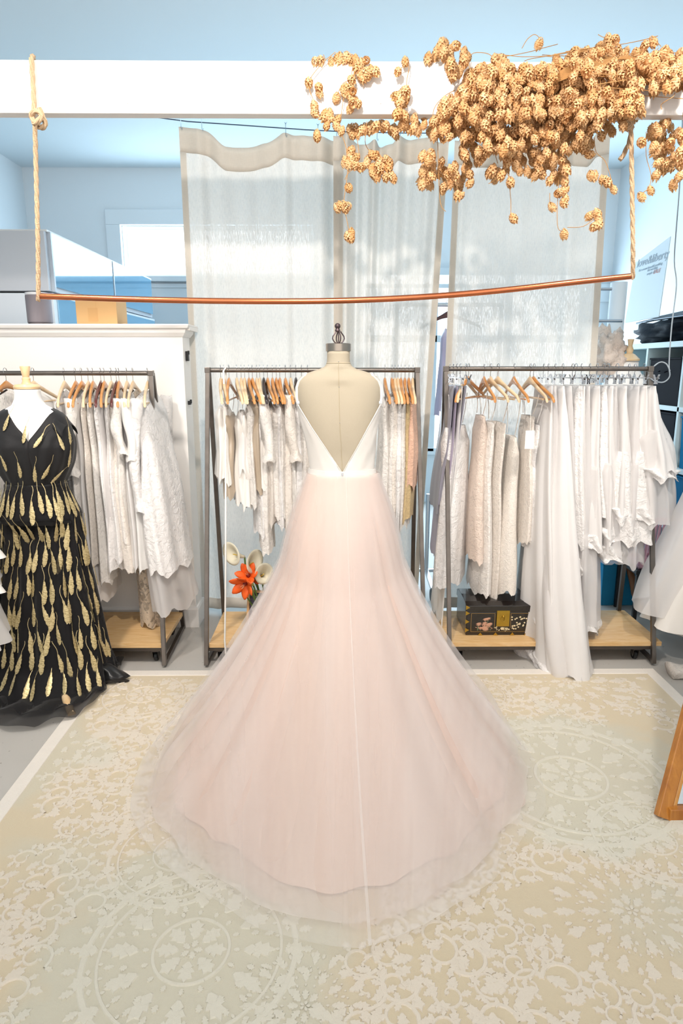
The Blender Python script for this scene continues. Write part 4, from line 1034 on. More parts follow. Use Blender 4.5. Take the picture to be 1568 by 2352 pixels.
blobs = [(1012,108,16,14,9),(1000,128,14,10,5),(1050,130,28,22,22),(1040,160,20,16,10),(1140,150,34,20,26),(1130,185,60,30,70),(1100,205,50,30,50),(1220,175,70,30,60),(1290,165,90,34,90),(1390,140,90,36,110),(1470,150,70,34,70),(1540,150,50,36,60),(1610,160,50,45,40),
  (1070,225,26,26,30),(1150,240,90,40,120),(1270,240,110,45,150),(1380,225,80,45,110),(1440,235,34,42,45),(1545,185,40,24,24),(1040,290,18,14,10),
  (1090,285,40,34,46),(1180,290,90,30,95),(1280,290,90,34,85),(1380,275,70,26,50),(1090,335,34,30,30),(1160,330,50,26,26),(1240,330,60,26,40),(1310,315,40,24,22),
  (985,290,40,16,20),(950,282,40,16,18),(1020,300,26,20,16),(925,245,12,22,11),(928,212,10,16,6),(1025,240,20,18,12),(1022,265,12,14,5),
  (982,365,14,14,7),(985,395,16,16,9),(980,425,12,14,7),(1010,375,10,10,4),(1030,400,14,14,9),(1050,405,20,14,11),(1045,425,14,10,6),(1070,380,12,22,8),(1145,395,18,14,12),(1200,360,34,14,10),(1265,360,26,20,14),(1285,385,16,26,14),(1235,395,10,10,5),(1160,350,20,14,8),(1350,300,20,14,7),(1350,325,24,12,6),
  (1520,310,28,34,34),(1515,350,18,14,9),(1525,380,26,14,18),(1555,330,16,30,14),(1560,390,10,16,6),(1500,200,14,12,4),(880,290,12,10,5),(900,305,14,8,5),(840,290,12,12,6)]
for cx_, cy_, rx, ry, n in blobs:
    for _ in range(int(n*.72)):
        while True:
            a, c = hr.uniform(-1,1), hr.uniform(-1,1)
            if a*a+c*c <= 1: break
        x, y = cx_+a*rx*1.05, cy_+c*ry*1.05; pts.append((P(x, y-8, depth_at(x, y)), hr.uniform(.72, 1.02)))
z8 = [(25,405),(40,240),(805,80),(1165,55),(1190,75),(1160,70),(1395,75),(1375,95),(640,1030),(848,970),(690,770),(725,770),(665,742),(690,655),(438,840),(635,830),(388,915),(355,900),(335,745),(905,900),(925,880),(950,880),(900,915),(935,920),(912,950),(925,1110),(1095,1000),(1085,1018),(1105,1030),(1110,1055),(1115,1080),
      (1140,830),(1130,820),(1150,835),(1185,875),(1095,705),(1120,585),(1335,625),(1330,915),(1385,880),(1080,800),(1070,795),(1095,795),(930,825),(865,820),(880,790),(785,800),(800,770),(780,740),(600,650),(600,690),(630,715),(545,620),(410,790),(290,860),(285,870),(1440,270),(1500,295),(1510,845),(1555,700),(1040,640),(960,665),(1430,790),(70,180)]
for x, y in z8:
    X, Y = 900+x*.426, 60+y*.426; pts.append((P(X, Y-7, YBM-.03 if not 140 < Y < 265 else YBM-.04), hr.uniform(.75,.95)))
vines = []
def strand(pp, Y=YBM-.03): vines.append([P(x, y, Y) for x, y in pp])
def z8s(pp, Y=YBM-.03): strand([(900+x*.426, 60+y*.426) for x, y in pp], Y)
z8s([(400,190),(440,145),(520,150),(560,190)]); z8s([(560,150),(700,165),(860,165),(940,210)]); z8s([(1110,45),(1140,60),(1165,55)]); z8s([(700,120),(730,70),(770,45),(805,75)]); z8s([(220,560),(225,450),(280,380),(340,345)]); z8s([(1090,600),(1100,680),(1150,730),(1185,840),(1190,870)]); z8s([(1100,1030),(1030,1080),(945,1085)])
z8s([(900,800),(895,900),(890,1000),(895,1090),(925,1110)]); z8s([(245,590),(250,750),(260,950),(290,1000)]); z8s([(635,640),(630,830)]); z8s([(632,850),(640,940),(640,1015)]); z8s([(1370,570),(1370,700),(1395,800),(1385,870),(1340,905)]); z8s([(1385,65),(1430,90),(1450,110)]); z8s([(850,900),(850,960)]); z8s([(540,640),(570,740)]); z8s([(40,230),(90,215),(80,290),(75,380)]); z8s([(270,590),(340,590),(380,560)]); z8s([(520,850),(570,820),(610,790),(640,830)])
for k in range(46):   # brown stems lying through the bunch
    x0 = hr.uniform(1010, 1600); y0 = hr.uniform(110, 250); L = hr.uniform(60, 200); dr = hr.choice([(1,-.35),(1,.1),(-.3,1),(.25,1),(-1,.4)])
    pp = [Vector(P(min(1620, x0+dr[0]*L*t+10*math.sin(t*5+k)), min(300, y0+dr[1]*L*t*.6), hr.uniform(YBM-.17, YBM-.06) if y0+dr[1]*L*t*.6 > 135 else hr.uniform(YBM-.1, YBM+.05))) for t in (0,.25,.5,.75,1)]
    vines.append(pp)
for k in range(14):
    vines.append([P(1240+k*1.5, 205-k*2, YBM-.10-.002*k), P(1300+k, 180-k*2.4, YBM-.15), P(1370, 155-k*2, YBM-.13+.005*k), P(1440+k*4, 125+k*1.5, YBM-.08)])
build_hops('dried_hop_garland', 'thick bunch of golden dried hops draped over the right end of the beam', pts, vines, 296, P(1300, 200, YBM))
zl = [(150,430),(240,500),(240,560),(205,695),(175,820),(250,1040),(255,1070),(370,800),(395,790),(345,860),(385,860),(430,880),(435,950),(375,950),(510,870),(550,1000),(630,410),(540,520),(585,500),(600,530),(655,500),(630,560),(670,590),(620,630),(640,660),(660,700),(660,730),(485,610),(730,690),
      (225,195),(280,180),(415,190),(475,150),(515,130),(530,180),(575,130),(490,190),(610,170),(650,160),(690,160),(640,195),(590,190),(765,200),(720,250),(760,265),(750,310),(800,320),(830,310),(760,360),(800,380),(820,350),(845,240),(870,280),(905,310),(880,330),
      (625,1250),(670,1235),(610,1290),(640,1330),(670,1330),(570,1370),(560,1350),(600,1390),(640,1390),(690,1430),(735,1440),(775,1445),(720,1410),(735,1330),(835,1350),(840,1390),(860,1290),(900,1310),(960,1300),(970,1340),(1040,1350),(1080,1370),(1080,1420),(925,1440),(965,1430),(1005,1415),(1005,1465),(880,1500),(895,1530),(930,1540),(950,1520),(1045,1550),(1120,1550),(1120,1530),
      (600,1675),(455,1910),(495,1885),(540,1880),(565,1930),(630,1920),(645,2195),(595,2240),(650,2250)]
zb_l = [(620,970),(660,960),(655,1010),(700,1030),(690,960),(645,1040),(765,980),(800,955),(880,925),(940,935),(980,925),(1015,970),(1150,960),(1120,990),(1180,1000)]
pl = [(P(680+x*.1955, 100+y*.1955-6, YBM-.03 if y > 210 else YBM+.0), hr.uniform(.72,.92)) for x, y in zl]+[(P(680+x*.1955, 100+y*.1955-4, YBM+.09), .8) for x, y in zb_l]
vines = []
def zls(pp, Y=YBM-.03): strand([(680+x*.1955, 100+y*.1955) for x, y in pp], Y)
zls([(460,100),(380,165),(310,225),(170,400),(150,470),(160,560),(200,660),(215,790)]); zls([(690,180),(660,300),(630,480),(560,640),(530,830),(515,920)]); zls([(515,920),(500,980),(540,1080),(590,1240),(600,1400),(600,1550),(560,1850),(570,1960),(600,2100),(620,2200)]); zls([(690,230),(685,350),(672,550)])
zls([(830,915),(810,1150),(850,1250),(940,1350),(1050,1450),(1110,1470),(1120,1520)], YBM+.02); zls([(690,1040),(720,1150),(740,1300)], YBM+.04); zls([(660,1470),(600,1540),(570,1600)]); zls([(320,130),(350,210)]); zls([(480,600),(540,480),(600,440)])
build_hops('dried_hop_sprig', 'loose sprig of dried hops trailing from the beam above the dress form', pl, vines, 300, P(790, 140, YBM))

# ================================================================== THINGS ON THE PARTITION, LEFT BACKGROUND
bx = P(222, 741, YW+.05)
X0, X1 = P(175, 735, YW+.01).x, P(274, 735, YW+.01).x; zb_, zt_ = ZT, ZP(688, YW+.01)+.012
m_card = simple('kraft_cardboard', '#d7ab75', .8, bump=.06, bscale=200, var=.03, vscale=12)
cbx = empty('cardboard_box', ((X0+X1)/2, YW+.08, ZT), R(-2)); tag(cbx, 'small brown cardboard box on the white partition ledge', 'box')
b = MB(); b.box((0,0,(zt_-zb_)/2+.0005), (X1-X0-.01, .15, zt_-zb_)); b.build('carton', m_card, cbx, False, .002)
for sg in (-1, 1):
    b = MB(); b.box((sg*(X1-X0)*.25, 0, zt_-zb_+.003), ((X1-X0)*.5-.004, .152, .003)); b.build('flap', m_card, cbx, False, .001)
b = MB(); b.box((-.018,-.0758,(zt_-zb_)*.35), (.05,.001,(zt_-zb_)*.5)); b.box((-.0,-.0765,(zt_-zb_)*.5+.0), (.0006,.0006,(zt_-zb_)*.98)); b.build('tape', simple('paper_tape', '#cfa067', .5), cbx, False)
q = P(89, 741, YW+.04); r_ = (P(117,720,YW).x-P(61,720,YW).x)/2
sp = empty('speaker', (P(90,740,YW+.07).x, YW+.085, ZT)); tag(sp, 'white smart speaker with grey mesh front on the partition ledge', 'speaker')
H = ZP(678, YW+.05)-ZT
b = MB(); b.rings([[Vector((r_*k*math.cos(2*PI*j/32), .066*k*math.sin(2*PI*j/32), z)) for j in range(32)] for z, k in ((.0,.86),(.004,.92),(.010,.93),(.012,.985),(H-.004,1),(H,.97))], True, True, True); b.build('grille', simple('grey_speaker_mesh', '#9b9297', .5, .4, bump=.4, bscale=900), sp, sharp=40)
b = MB(); b.rings([[Vector((r_*k*math.cos(2*PI*j/32), .066*k*math.sin(2*PI*j/32), z)) for j in range(32)] for z, k in ((H,.98),(H+.006,1.0),(H+.012,.98),(H+.013,.9))], True, True, True); b.build('top_cap', simple('white_plastic', '#f2f2f4', .3), sp, sharp=40)
# tall white cabinet with glass doors
YC0, YC1 = 4.10, 6.35; xc = XP(108, YC0, P(107,530,YC0).z); zc1 = P(107, 530, YC0).z; zc0 = P(120, 668, YC0).z
cab = empty('glass_cabinet', (xc-.5, YC0, 0)); tag(cab, 'white wall cabinet with blue glass doors seen end on', 'cabinet')
cb = -cab.location
b = MB(); b.bbox(XL+.02, xc-.02, YC0, YC1, zc0, zc1); q = b.build('cabinet_body', simple('cabinet_laminate', '#cfd1d6', .4), cab, False, .003); q.location = cb
t = NT('blue_tinted_glass'); m_glass = t.done(t.n('MixShader', i_0=.35, i_1=t.bsdf(i_Base_Color=lin('#7fb6d8'), i_Roughness=.08, i_Specular_IOR_Level=1.0).outputs[0], i_2=t.n('BsdfGlossy', i_Color=lin('#c6e4f4'), i_Roughness=.03).outputs[0]).outputs[0])
ym = 5.25
for a, c in ((YC0+.05, ym-.01), (ym+.01, YC1-.03)):
    b = MB(); b.bbox(xc-.012, xc-.004, a, c, zc0+.03, zc1-.0); q = b.build('door', m_glass, cab, False, .001); q.location = cb
    b = MB(); b.bbox(xc-.02, xc, a-.008, a+.012, zc0, zc1+.002); k = b.build('door_edge', simple('cabinet_edge', '#c3ccd6', .4), q, False)
b = MB(); b.bbox(XL+.02, xc-.01, YC0+.02, YC1, zc1, zc1+.012); q = b.build('top_panel', m_white, cab, False, .001); q.location = cb
lb = empty('base_cabinet', (xc-.5, YC0, 0)); tag(lb, 'white lower cabinet unit under the glass cabinet', 'cabinet'); lc = -lb.location
b = MB(); b.bbox(XL+.02, xc+.0, YC0, YC1, 0, zc0-.012); q = b.build('cabinet_body', simple('cabinet_laminate_lower', '#e6eaef', .35), lb, False, .003); q.location = lc
for a, c in ((YC0+.05, ym-.01), (ym+.01, YC1-.03)):
    b = MB(); b.bbox(xc, xc+.008, a, c, .1, zc0-.03); q = b.build('door', m_glass, lb, False, .001); q.location = lc
# ceiling lamps of the shop mirrored in the glass
for i, (x, y) in enumerate(((-.7, 1.2), (.9, 1.4))):
    root = empty('ceiling_spotlight', (x, y, CEIL)); tag(root, 'round ceiling spotlight over the %s half of the rug' % ('left' if x < 0 else 'right'), 'lamp')
    b = MB(); b.lathe([(.045,-.001),(.05,-.006),(.05,-.05),(.042,-.055),(.038,-.05),(.036,-.03),(.0001,-.028)], 24); b.build('housing', m_white, root, sharp=40)
    b = MB(); b.lathe([(.0001,-.034),(.034,-.034),(.034,-.036),(.0001,-.038)], 20); b.build('bulb', emis('warm_bulb', '#fff1dc', 12) if i == 0 else bpy.data.materials['warm_bulb'], root)
# ================================================================== FLOWERS, LETTER BOARD, CHEST
def petal(b, base, d, n, L, wd, curl, m=6, tip=.15):
    """one petal: grows along d, faces n, curls back by curl"""
    d = d.normalized(); n = (n-d*n.dot(d)).normalized(); t = d.cross(n); rs = []
    for i in range(m+1):
        s = i/m; w_ = wd*(math.sin(PI*(.10+.84*s))**.8)*(1 if s < .9 else .55); c = base+d*L*s*(math.cos(curl*s*.6))+n*(L*.5*curl*s*s)
        rs.append([c-t*w_+n*.25*w_, c-t*w_*.5, c, c+t*w_*.5, c+t*w_+n*.25*w_])
    b.rings(rs, False)
m_or = simple('amaryllis_orange', '#f0641e', .5, var=.12, vscale=30); m_ord = simple('amaryllis_throat', '#7c1c0e', .6)
m_calla = cloth('calla_cream', '#f2ecd6', 'plain', .5, trans=.25, sheen=0); m_green = simple('flower_stem_green', '#5f7f3c', .5, var=.2, vscale=20); m_bud = simple('green_bud', '#a8b060', .5)
YV = 3.22
ZBD = .114
vb_ = PZ(604, 1432, ZBD); vase = empty('vase', (P(600,1400,YV).x, YV, ZBD)); tag(vase, 'clear glass vase behind the letter board on the middle rack', 'vase')
b = MB(); b.lathe([(.0001,0),(.04,0),(.045,.02),(.046,.16),(.043,.163),(.042,.155),(.041,.02),(.0001,.012)], 28); b.build('glass_body', simple('clear_glass', '#eef4f2', .03, i_Transmission_Weight=.9, i_IOR=1.3), vase, sharp=40)
VB = Vector((vase.location.x, YV, ZBD))
def flower(name, label, px, py, Y, kind, face, sc=1.0, grp=None):
    p = P(px, py, Y); root = empty(name, p); tag(root, label, 'flower', grp)
    base = VB-p+Vector((rnd.uniform(-.02,.02), 0, .03)); f = Vector(face).normalized()
    st = base.lerp(-f*.02, .55)+Vector((0, 0, .03)); back = -f*(.055*sc)
    b = MB(); b.tube(smooth_path([base, st, back], 8), .0045, 7); b.build('stem', m_green, root)
    if kind == 'calla':
        b = MB(); rs = []; up = f.cross(Vector((1,.2,0))).normalized(); sd = f.cross(up)
        for i in range(9):
            s = i/8; r = (.006+.038*s**1.8)*sc; rs.append([back+f*(.075*sc*s)+ (up*math.cos(a)+sd*math.sin(a))*r + f*(.030*sc*s*s*math.cos(a)) - f*(.018*sc*s**5) for a in [2*PI*k/20 for k in range(20)]])
        b.rings(rs, True); q = b.build('spathe', m_calla, root, sharp=180); so = q.modifiers.new('t', 'SOLIDIFY'); so.thickness = .0012
        b = MB(); b.tube([back+f*.01, back+f*.05*sc], [.004,.0025], 7); b.build('spadix', simple('spadix_yellow', '#e2c25a', .7), root)
    else:
        up = f.cross(Vector((1,.3,0))).normalized(); sd = f.cross(up)
        for k in range(6):
            a = 2*PI*k/6+.3; o_ = up*math.cos(a)+sd*math.sin(a); b = MB(); petal(b, back, f*.8+o_*.55, o_, .082*sc, .021*sc, .55 if k % 2 else .35)
            q = b.build('petal', m_or, root, sharp=180); so = q.modifiers.new('t', 'SOLIDIFY'); so.thickness = .001
        b = MB(); b.ball(back+f*.018, .011*sc, 10, 7); b.build('throat', m_ord, root)
        for k in range(4):
            b = MB(); o_ = up*math.cos(k*1.6)+sd*math.sin(k*1.6); b.tube([back+f*.02, back+f*.055+o_*.008], .0009, 4); b.build('stamen', simple('stamen_pale', '#f3c9a0', .6), root)
flower('calla_lily', 'cream calla lily facing left, highest in the vase', 532, 1272, 3.16, 'calla', (-.9,-.35,.35), 1.25)
flower('calla_lily', 'cream calla lily opening to the right above the orange blooms', 584, 1290, 3.17, 'calla', (.8,-.3,.55), 1.2)
flower('calla_lily', 'cream calla lily beside the edge of the blush tulle', 606, 1318, 3.14, 'calla', (.35,-.8,.5), 1.1)
flower('amaryllis', 'orange amaryllis bloom, lowest on the left of the vase', 553, 1352, 3.08, 'am', (-.35,-.85,-.3), 1.15)
flower('amaryllis', 'orange amaryllis bloom in the middle of the bouquet', 566, 1316, 3.12, 'am', (-.1,-.75,.6), 1.0)
flower('amaryllis', 'small orange amaryllis bloom half hidden behind the others', 586, 1322, 3.18, 'am', (.5,-.7,.35), .75)
for i, (x, y, r) in enumerate(((546, 1332, 20), (576, 1340, -25))):
    p = P(x, y, 3.12); root = empty('flower_bud', p); tag(root, 'green amaryllis bud %s' % ('above the lowest orange bloom' if i == 0 else 'right of the lowest orange bloom'), 'flower')
    b = MB(); b.lathe([(.001,-.022),(.007,-.014),(.009,0),(.006,.012),(.001,.02)], 10); q = b.build('bud', m_bud, root); q.rotation_euler = (.3, R(60 if i == 0 else -50), 0)
    b = MB(); b.tube(smooth_path([VB-p+Vector((0,0,.03)), (VB-p)*.5, Vector((0,0,-.01))], 6), .004, 6); b.build('stem', m_green, root)
# letter board
lb0 = PZ(566, 1440, ZBD); lbr = empty('letter_board', (lb0.x, lb0.y, ZBD), R(-14)); tag(lbr, 'wood framed grey felt letter board in front of the vase', 'sign')
LW, LH = .25, .19; til = Matrix.Rotation(R(-12), 4, 'X'); m_oak = wood('pale_oak_frame', '#dcb78a', '#c79b68', .5)
def lbp(n, c, d, m, par=None, bev=.001):
    b = MB(); b.box(c, d); q = b.build(n, m, par or lbr, False, bev); 
    if par is None: q.matrix_local = til
    return q
for n, c, d in (('frame_stile', (.006,0,LH/2+.005), (.012,.02,LH)), ('frame_stile', (LW-.006,0,LH/2+.005), (.012,.02,LH)), ('frame_rail', (LW/2,0,.011), (LW-.024,.02,.012)), ('frame_rail', (LW/2,0,LH-.001), (LW-.024,.02,.012))): lbp(n, c, d, m_oak)
felt = lbp('felt_panel', (LW/2,.004,LH/2+.005), (LW-.02,.006,LH-.02), simple('grey_felt', '#6f6a78', .95, bump=.3, bscale=500))
b = MB()
for k in range(26): b.tube([(.012, -.0004, .022+k*.0062), (LW-.012, -.0004, .022+k*.0062)], .0014, 5)
q = b.build('felt_ridge', bpy.data.materials['grey_felt'], felt); q['kind'] = 'stuff'
fc = bpy.data.curves.new('letter', 'FONT'); fc.body = 'W'; fc.size = .03; fc.extrude = .0008; fc.materials.append(m_white); q = bpy.data.objects.new('letter', fc); link(q, felt); q.location = (.022, -.003, .086); q.rotation_euler = (R(90), 0, 0); WLET = q
bpy.context.view_layer.update(); _m = WLET.matrix_local.copy(); _me = bpy.data.meshes.new_from_object(WLET); bpy.data.objects.remove(WLET); q = bpy.data.objects.new('white_letter', _me); link(q, felt); q.matrix_local = _m
# black lacquer chest
ca = PZ(1070, 1462, ZBD); cbp = PZ(1238, 1462, ZBD); CWd = cbp.x-ca.x; CY = ca.y+.015; CH = .165; CD = .25
ch = empty('lacquer_chest', ((ca.x+cbp.x)/2, CY, ZBD)); tag(ch, 'black lacquer chest with brass lock and painted bamboo on the right rack', 'chest')
m_lac = simple('black_lacquer', '#17110f', .25, i_Coat_Weight=.6); m_brass = simple('aged_brass', '#b5943c', .38, .85, var=.2, vscale=40); m_inl = simple('painted_cream', '#e6d6b0', .6); m_inp = simple('painted_pink', '#c99a80', .6); m_ing = simple('painted_green', '#8fa27c', .6)
b = MB(); b.bbox(-CWd/2, CWd/2, 0, CD, 0.0005, CH*.74); b.build('body', m_lac, ch, False, .003)
b = MB(); b.rings([[Vector((x, y, z)) for x in (-CWd/2-.004, CWd/2+.004)] + [Vector((x, y2, z2)) for x, y2, z2 in ()] for y, z in ()] or [[Vector((0,0,0))]*3, [Vector((0,0,.0001))]*3], True) if False else None
ldy = [(-.004,CH*.75),(-.004,CH*.95),(.03,CH*1.03),(CD/2,CH*1.06),(CD-.03,CH*1.03),(CD+.004,CH*.95),(CD+.004,CH*.75)]
b.rings([[Vector((x, y, z)) for y, z in ldy] for x in (-CWd/2-.004, CWd/2+.004)], True, True, True); b.build('lid', m_lac, ch, False, .002)
def strip(n, x0, x1, z0, z1, m=m_brass, y=-.002, th=.002, par=ch):
    b = MB(); b.bbox(x0, x1, y-th, y+.001, z0, z1); return b.build(n, m, par, False, .0004)
hw = CWd/2
lock = strip('lock_plate', -.032, .032, CH*.30, CH*.80, y=-.004, th=.003)
b = MB(); b.tube([(-.008,-.010,CH*.6),(-.009,-.014,CH*.52),(0,-.016,CH*.47),(.009,-.014,CH*.52),(.008,-.010,CH*.6)], .0022, 6); b.build('lock_ring', m_brass, lock)
b = MB(); b.ball((0,-.009,CH*.62), .007, 12, 7); b.build('lock_boss', m_brass, lock)
for sx in (-1, 1):
    b = MB(); x0, x1 = sx*.040, sx*(hw-.025)
    for a, c in (((x0, .020), (x1, .020)), ((x1, .020), (x1, CH*.70)), ((x1, CH*.70), (x0, CH*.70)), ((x0, CH*.70), (x0, CH*.24)), ((x0, .020), (0, .020))): b.beam((a[0], -.0012, a[1]), (c[0], -.0012, c[1]), .0016, .0008)
    b.build('inlay_line', simple('painted_gold_line', '#b08a4a', .5), ch, False)
    for z in (.03, CH*.45, CH*.72, CH*.9):
        b = MB(); b.add([(sx*(hw+.0045),-.0055,z-.012),(sx*(hw+.0045),-.0055,z+.012),(sx*(hw-.016),-.0055,z),(sx*(hw+.0045),-.004,z-.012),(sx*(hw+.0045),-.004,z+.012),(sx*(hw-.016),-.004,z)], [(0,1,2),(3,5,4),(0,2,5,3),(1,4,5,2),(0,3,4,1)]); b.build('corner_mount', m_brass, ch, False)
for fx_ in (-.6,-.18,.28,.66):
    b = MB(); x = fx_*hw; b.add([(x-.012,-.003,.001),(x+.012,-.003,.001),(x,-.003,.016),(x-.012,-.001,.001),(x+.012,-.001,.001),(x,-.001,.016)], [(0,1,2),(3,5,4),(0,2,5,3),(1,4,5,2),(0,3,4,1)]); b.build('foot_mount', m_brass, ch, False)
pr = random.Random(3); lv = MB(); st_ = MB(); bl = MB()
def pl_(mb, x, z, a, L, w_):
    ca_, sa_ = math.cos(a), math.sin(a); q = [(0,0),(L*.4,w_),(L,0),(L*.4,-w_)]; mb.add([(x+u*ca_-v*sa_, -.0016, z+u*sa_+v*ca_) for u, v in q]+[(x+L*.5*ca_, -.0024, z+L*.5*sa_)], [(0,1,4),(1,2,4),(2,3,4),(3,0,4)])
for k in range(17):   # bamboo on the left field
    x = -hw+.045+pr.random()*(hw-.11); z = .035+pr.random()*(CH*.70-.055)
    for j in range(7): pl_(lv, x, z, -2.6+j*.42+pr.uniform(-.1,.1), .017, .0020)
    st_.beam((x, -.001, z), (x+pr.uniform(-.01,.01), -.001, .026), .0012, .0005)
for k in range(40):
    x = .045+pr.random()*(hw-.085); z = .03+pr.random()*(CH*.70-.045)
    for j in range(5): pl_(bl, x, z, j*2*PI/5+k, .0052, .0022)
for k in range(26):
    x = pr.uniform(-.036,.036); z = pr.uniform(.026, CH*.27); pl_(bl, x, z, pr.uniform(0,6.28), .009, .0024)
for k in range(24):
    x = -hw+.05+pr.random()*(hw-.10); pl_(lv, x, .03+pr.random()*.02, pr.uniform(.3,2.8), .014, .0018)
for mb, n, m in ((lv,'bamboo_leaves',m_inp),(st_,'bamboo_stalks',m_ing),(bl,'painted_blossom',m_inl)): q = mb.build(n, m, ch, False, recalc=False); q['kind'] = 'stuff'
b = MB(); b.ball((0,-.0012,.036), .010, 12, 6, .8); bpy.data.objects; q = b.build('painted_peony', m_inl, ch); q.scale = (1,.15,1)

# ================================================================== EDGE DRESSES AND MIRROR
def cone_dress(name, label, pxc, Y, ytop, ybot, r0, r1, mat, tiers, seed, cat='dress', mats=None, squash=.8, p=1.3, sq=9):
    X = P(pxc, (ytop+ybot)/2, Y).x; zt_, zb2 = ZP(ytop, Y), max(.01, ZP(ybot, Y-r1*.5)); root = empty(name, (X, Y, 0)); tag(root, label, cat)
    for k, (sa, sb, ra, rb, m) in enumerate(tiers):
        b = MB(); rs = []
        for i in range(31):
            s = i/30; ss = sa+(sb-sa)*s; r = ra+(rb-ra)*s**p; row = []
            for j in range(120):
                th = 2*PI*j/120; f = (math.sin(th*sq+seed+k)+.6*math.sin(th*(sq*1.9//1)+s+k*2)+.8*noise.noise(Vector((math.cos(th)*2+seed, math.sin(th)*2, s*2+k))))*.09*(.3+s)
                z = zt_+(zb2-zt_)*ss + (.012*math.sin(th*5+k+seed)*s)
                row.append(Vector((r*(1+f)*math.cos(th), r*squash*(1+f)*math.sin(th), max(.006, z))))
            rs.append(row)
        b.rings(rs, True); b.build('tier' if k else 'skirt', m, root, sharp=180)
    return root
cone_dress('satin_gown', 'white satin gown cut by the right picture edge beside the rack', 1690, 3.05, 985, 1462, .10, .36, m_satw, [(0,1,.10,.375,m_satw),(.12,.93,.20,.42,m_net2),(.93,1.05,.30,.30,m_lace2)], 4, p=1.0, sq=5)
cone_dress('tiered_skirt', 'white tiered tulle skirt at the left picture edge before the black gown', -178, 2.55, 1130, 1530, .18, .34, m_satw, [(0,.42,.16,.295,m_satw),(.22,.62,.18,.30,m_satw),(.40,.97,.20,.30,m_net)], 8, p=.9, sq=6)
b = MB(); rs = []; c = PZ(1562, 1545, .02)
for i in range(9):
    a = i/8; rs.append([Vector((c.x-.05+.16*a, c.y+.05*math.cos(t)*(1+.2*math.sin(3*t+a*5)), max(.004, .03+.032*math.sin(t)*(1+.3*math.sin(2*t+a*7))))) for t in [2*PI*k/18 for k in range(18)]])
b.rings(rs, True, True, True); o = b.build('lace_train', m_lace3, sharp=180); tag(o, 'crumpled cream lace train end on the floor at the right edge', 'fabric')
# standing mirror, lower right
ma = PZ(1517, 1886, .0); mir = empty('standing_mirror', (ma.x, ma.y, .0)); tag(mir, 'honey-coloured wooden standing mirror cut by the right picture edge', 'mirror')
tp = P(1602, 1560, ma.y+.17)-ma; u = tp.normalized(); m_hon = wood('honey_oak', '#c98736', '#a5641f', .3, (3,3,.6), .5)
def mp(n, a, c, w_, h_, m=m_hon): 
    b = MB(); b.beam(a, c, w_, h_, (0,1,0)); return b.build(n, m, mir, False, .003)
ex = Vector((1, .0, 0)); h3 = u*1.45
mp('stile', u*.002+Vector((0,0,.012)), h3, .042, .026); mp('stile', ex*.46+u*.002+Vector((0,0,.012)), ex*.46+h3, .042, .026)
mp('inner_bead', ex*.028+u*.04, ex*.028+h3, .014, .018, wood('honey_oak_light', '#dba65a', '#c08038', .3, (3,3,.6), .5))
b = MB(); b.beam(ex*.02+Vector((0,0,.027)), ex*.44+Vector((0,0,.027)), .026, .045, (0,0,1)); b.build('bottom_rail', m_hon, mir, False, .003)
b = MB(); b.add([ex*.03+u*.05, ex*.44+u*.05, ex*.44+u*1.42, ex*.03+u*1.42]+[v+Vector((0,.004,0)) for v in (ex*.03+u*.05, ex*.44+u*.05, ex*.44+u*1.42, ex*.03+u*1.42)], [(0,1,2,3),(4,7,6,5),(0,4,5,1),(1,5,6,2),(2,6,7,3),(3,7,4,0)]); b.build('mirror_glass', simple('silvered_glass', '#eef2f4', .02, 1.0), mir, False)
b = MB(); b.beam(ex*.44+h3*.98, ex*.03+h3*.98, .026, .045); b.build('top_rail', m_hon, mir, False, .003)

# ================================================================== RIGHT BACKGROUND
BY = 3.82; bfx = P(1442, 850, BY).x
mf = empty('mannequin', (bfx, BY, 0)); tag(mf, 'white tailor form on a wooden tripod behind the right rack', 'mannequin')
def zq(y): return ZP(y, BY)
b = MB(); b.lathe([(.001,zq(829)),(.056,zq(829)),(.058,zq(825)),(.03,zq(814)),(.016,zq(811)),(.020,zq(803)),(.014,zq(797)),(.012,zq(794)),(.018,zq(779)),(.001,zq(778))], 24); b.build('neck_block', m_lw, mf, sharp=40)
b = MB(); b.lathe([(.001,.82),(.14,.82),(.165,.9),(.15,.98),(.115,zq(1040)),(.14,zq(960)),(.15,zq(910)),(.13,zq(880)),(.075,zq(858)),(.056,zq(845)),(.054,zq(830)),(.001,zq(829))], 36, (0,0,0), 1, .72); b.build('body', m_fw, mf, sharp=60)
m_wal = wood('walnut_stand', '#a9754a', '#84552f', .4, (1,1,.4), .3)
px_ = P(1425, 1330, BY).x-bfx
b = MB(); b.lathe([(.014,.30),(.016,.34),(.026,.36),(.016,.39),(.020,.44),(.022,.6),(.018,.82)], 16, (px_,0,0)); b.lathe([(.001,.19),(.034,.19),(.036,.20),(.036,.29),(.044,.295),(.044,.305),(.014,.31)], 8, (px_,0,0)); b.build('pole', m_wal, mf, sharp=40)
for an in (-PI*.42, PI*.05, PI*.95):
    d = Vector((math.cos(an), math.sin(an), 0)); b = MB(); b.tube([Vector((px_,0,0))+d*r+Vector((0,0,z)) for r, z in ((.02,.27),(.06,.25),(.10,.18),(.13,.10),(.17,.045),(.22,.018),(.25,.013))], [.022,.022,.02,.018,.015,.013,.010], 8); b.build('leg', m_wal, mf)
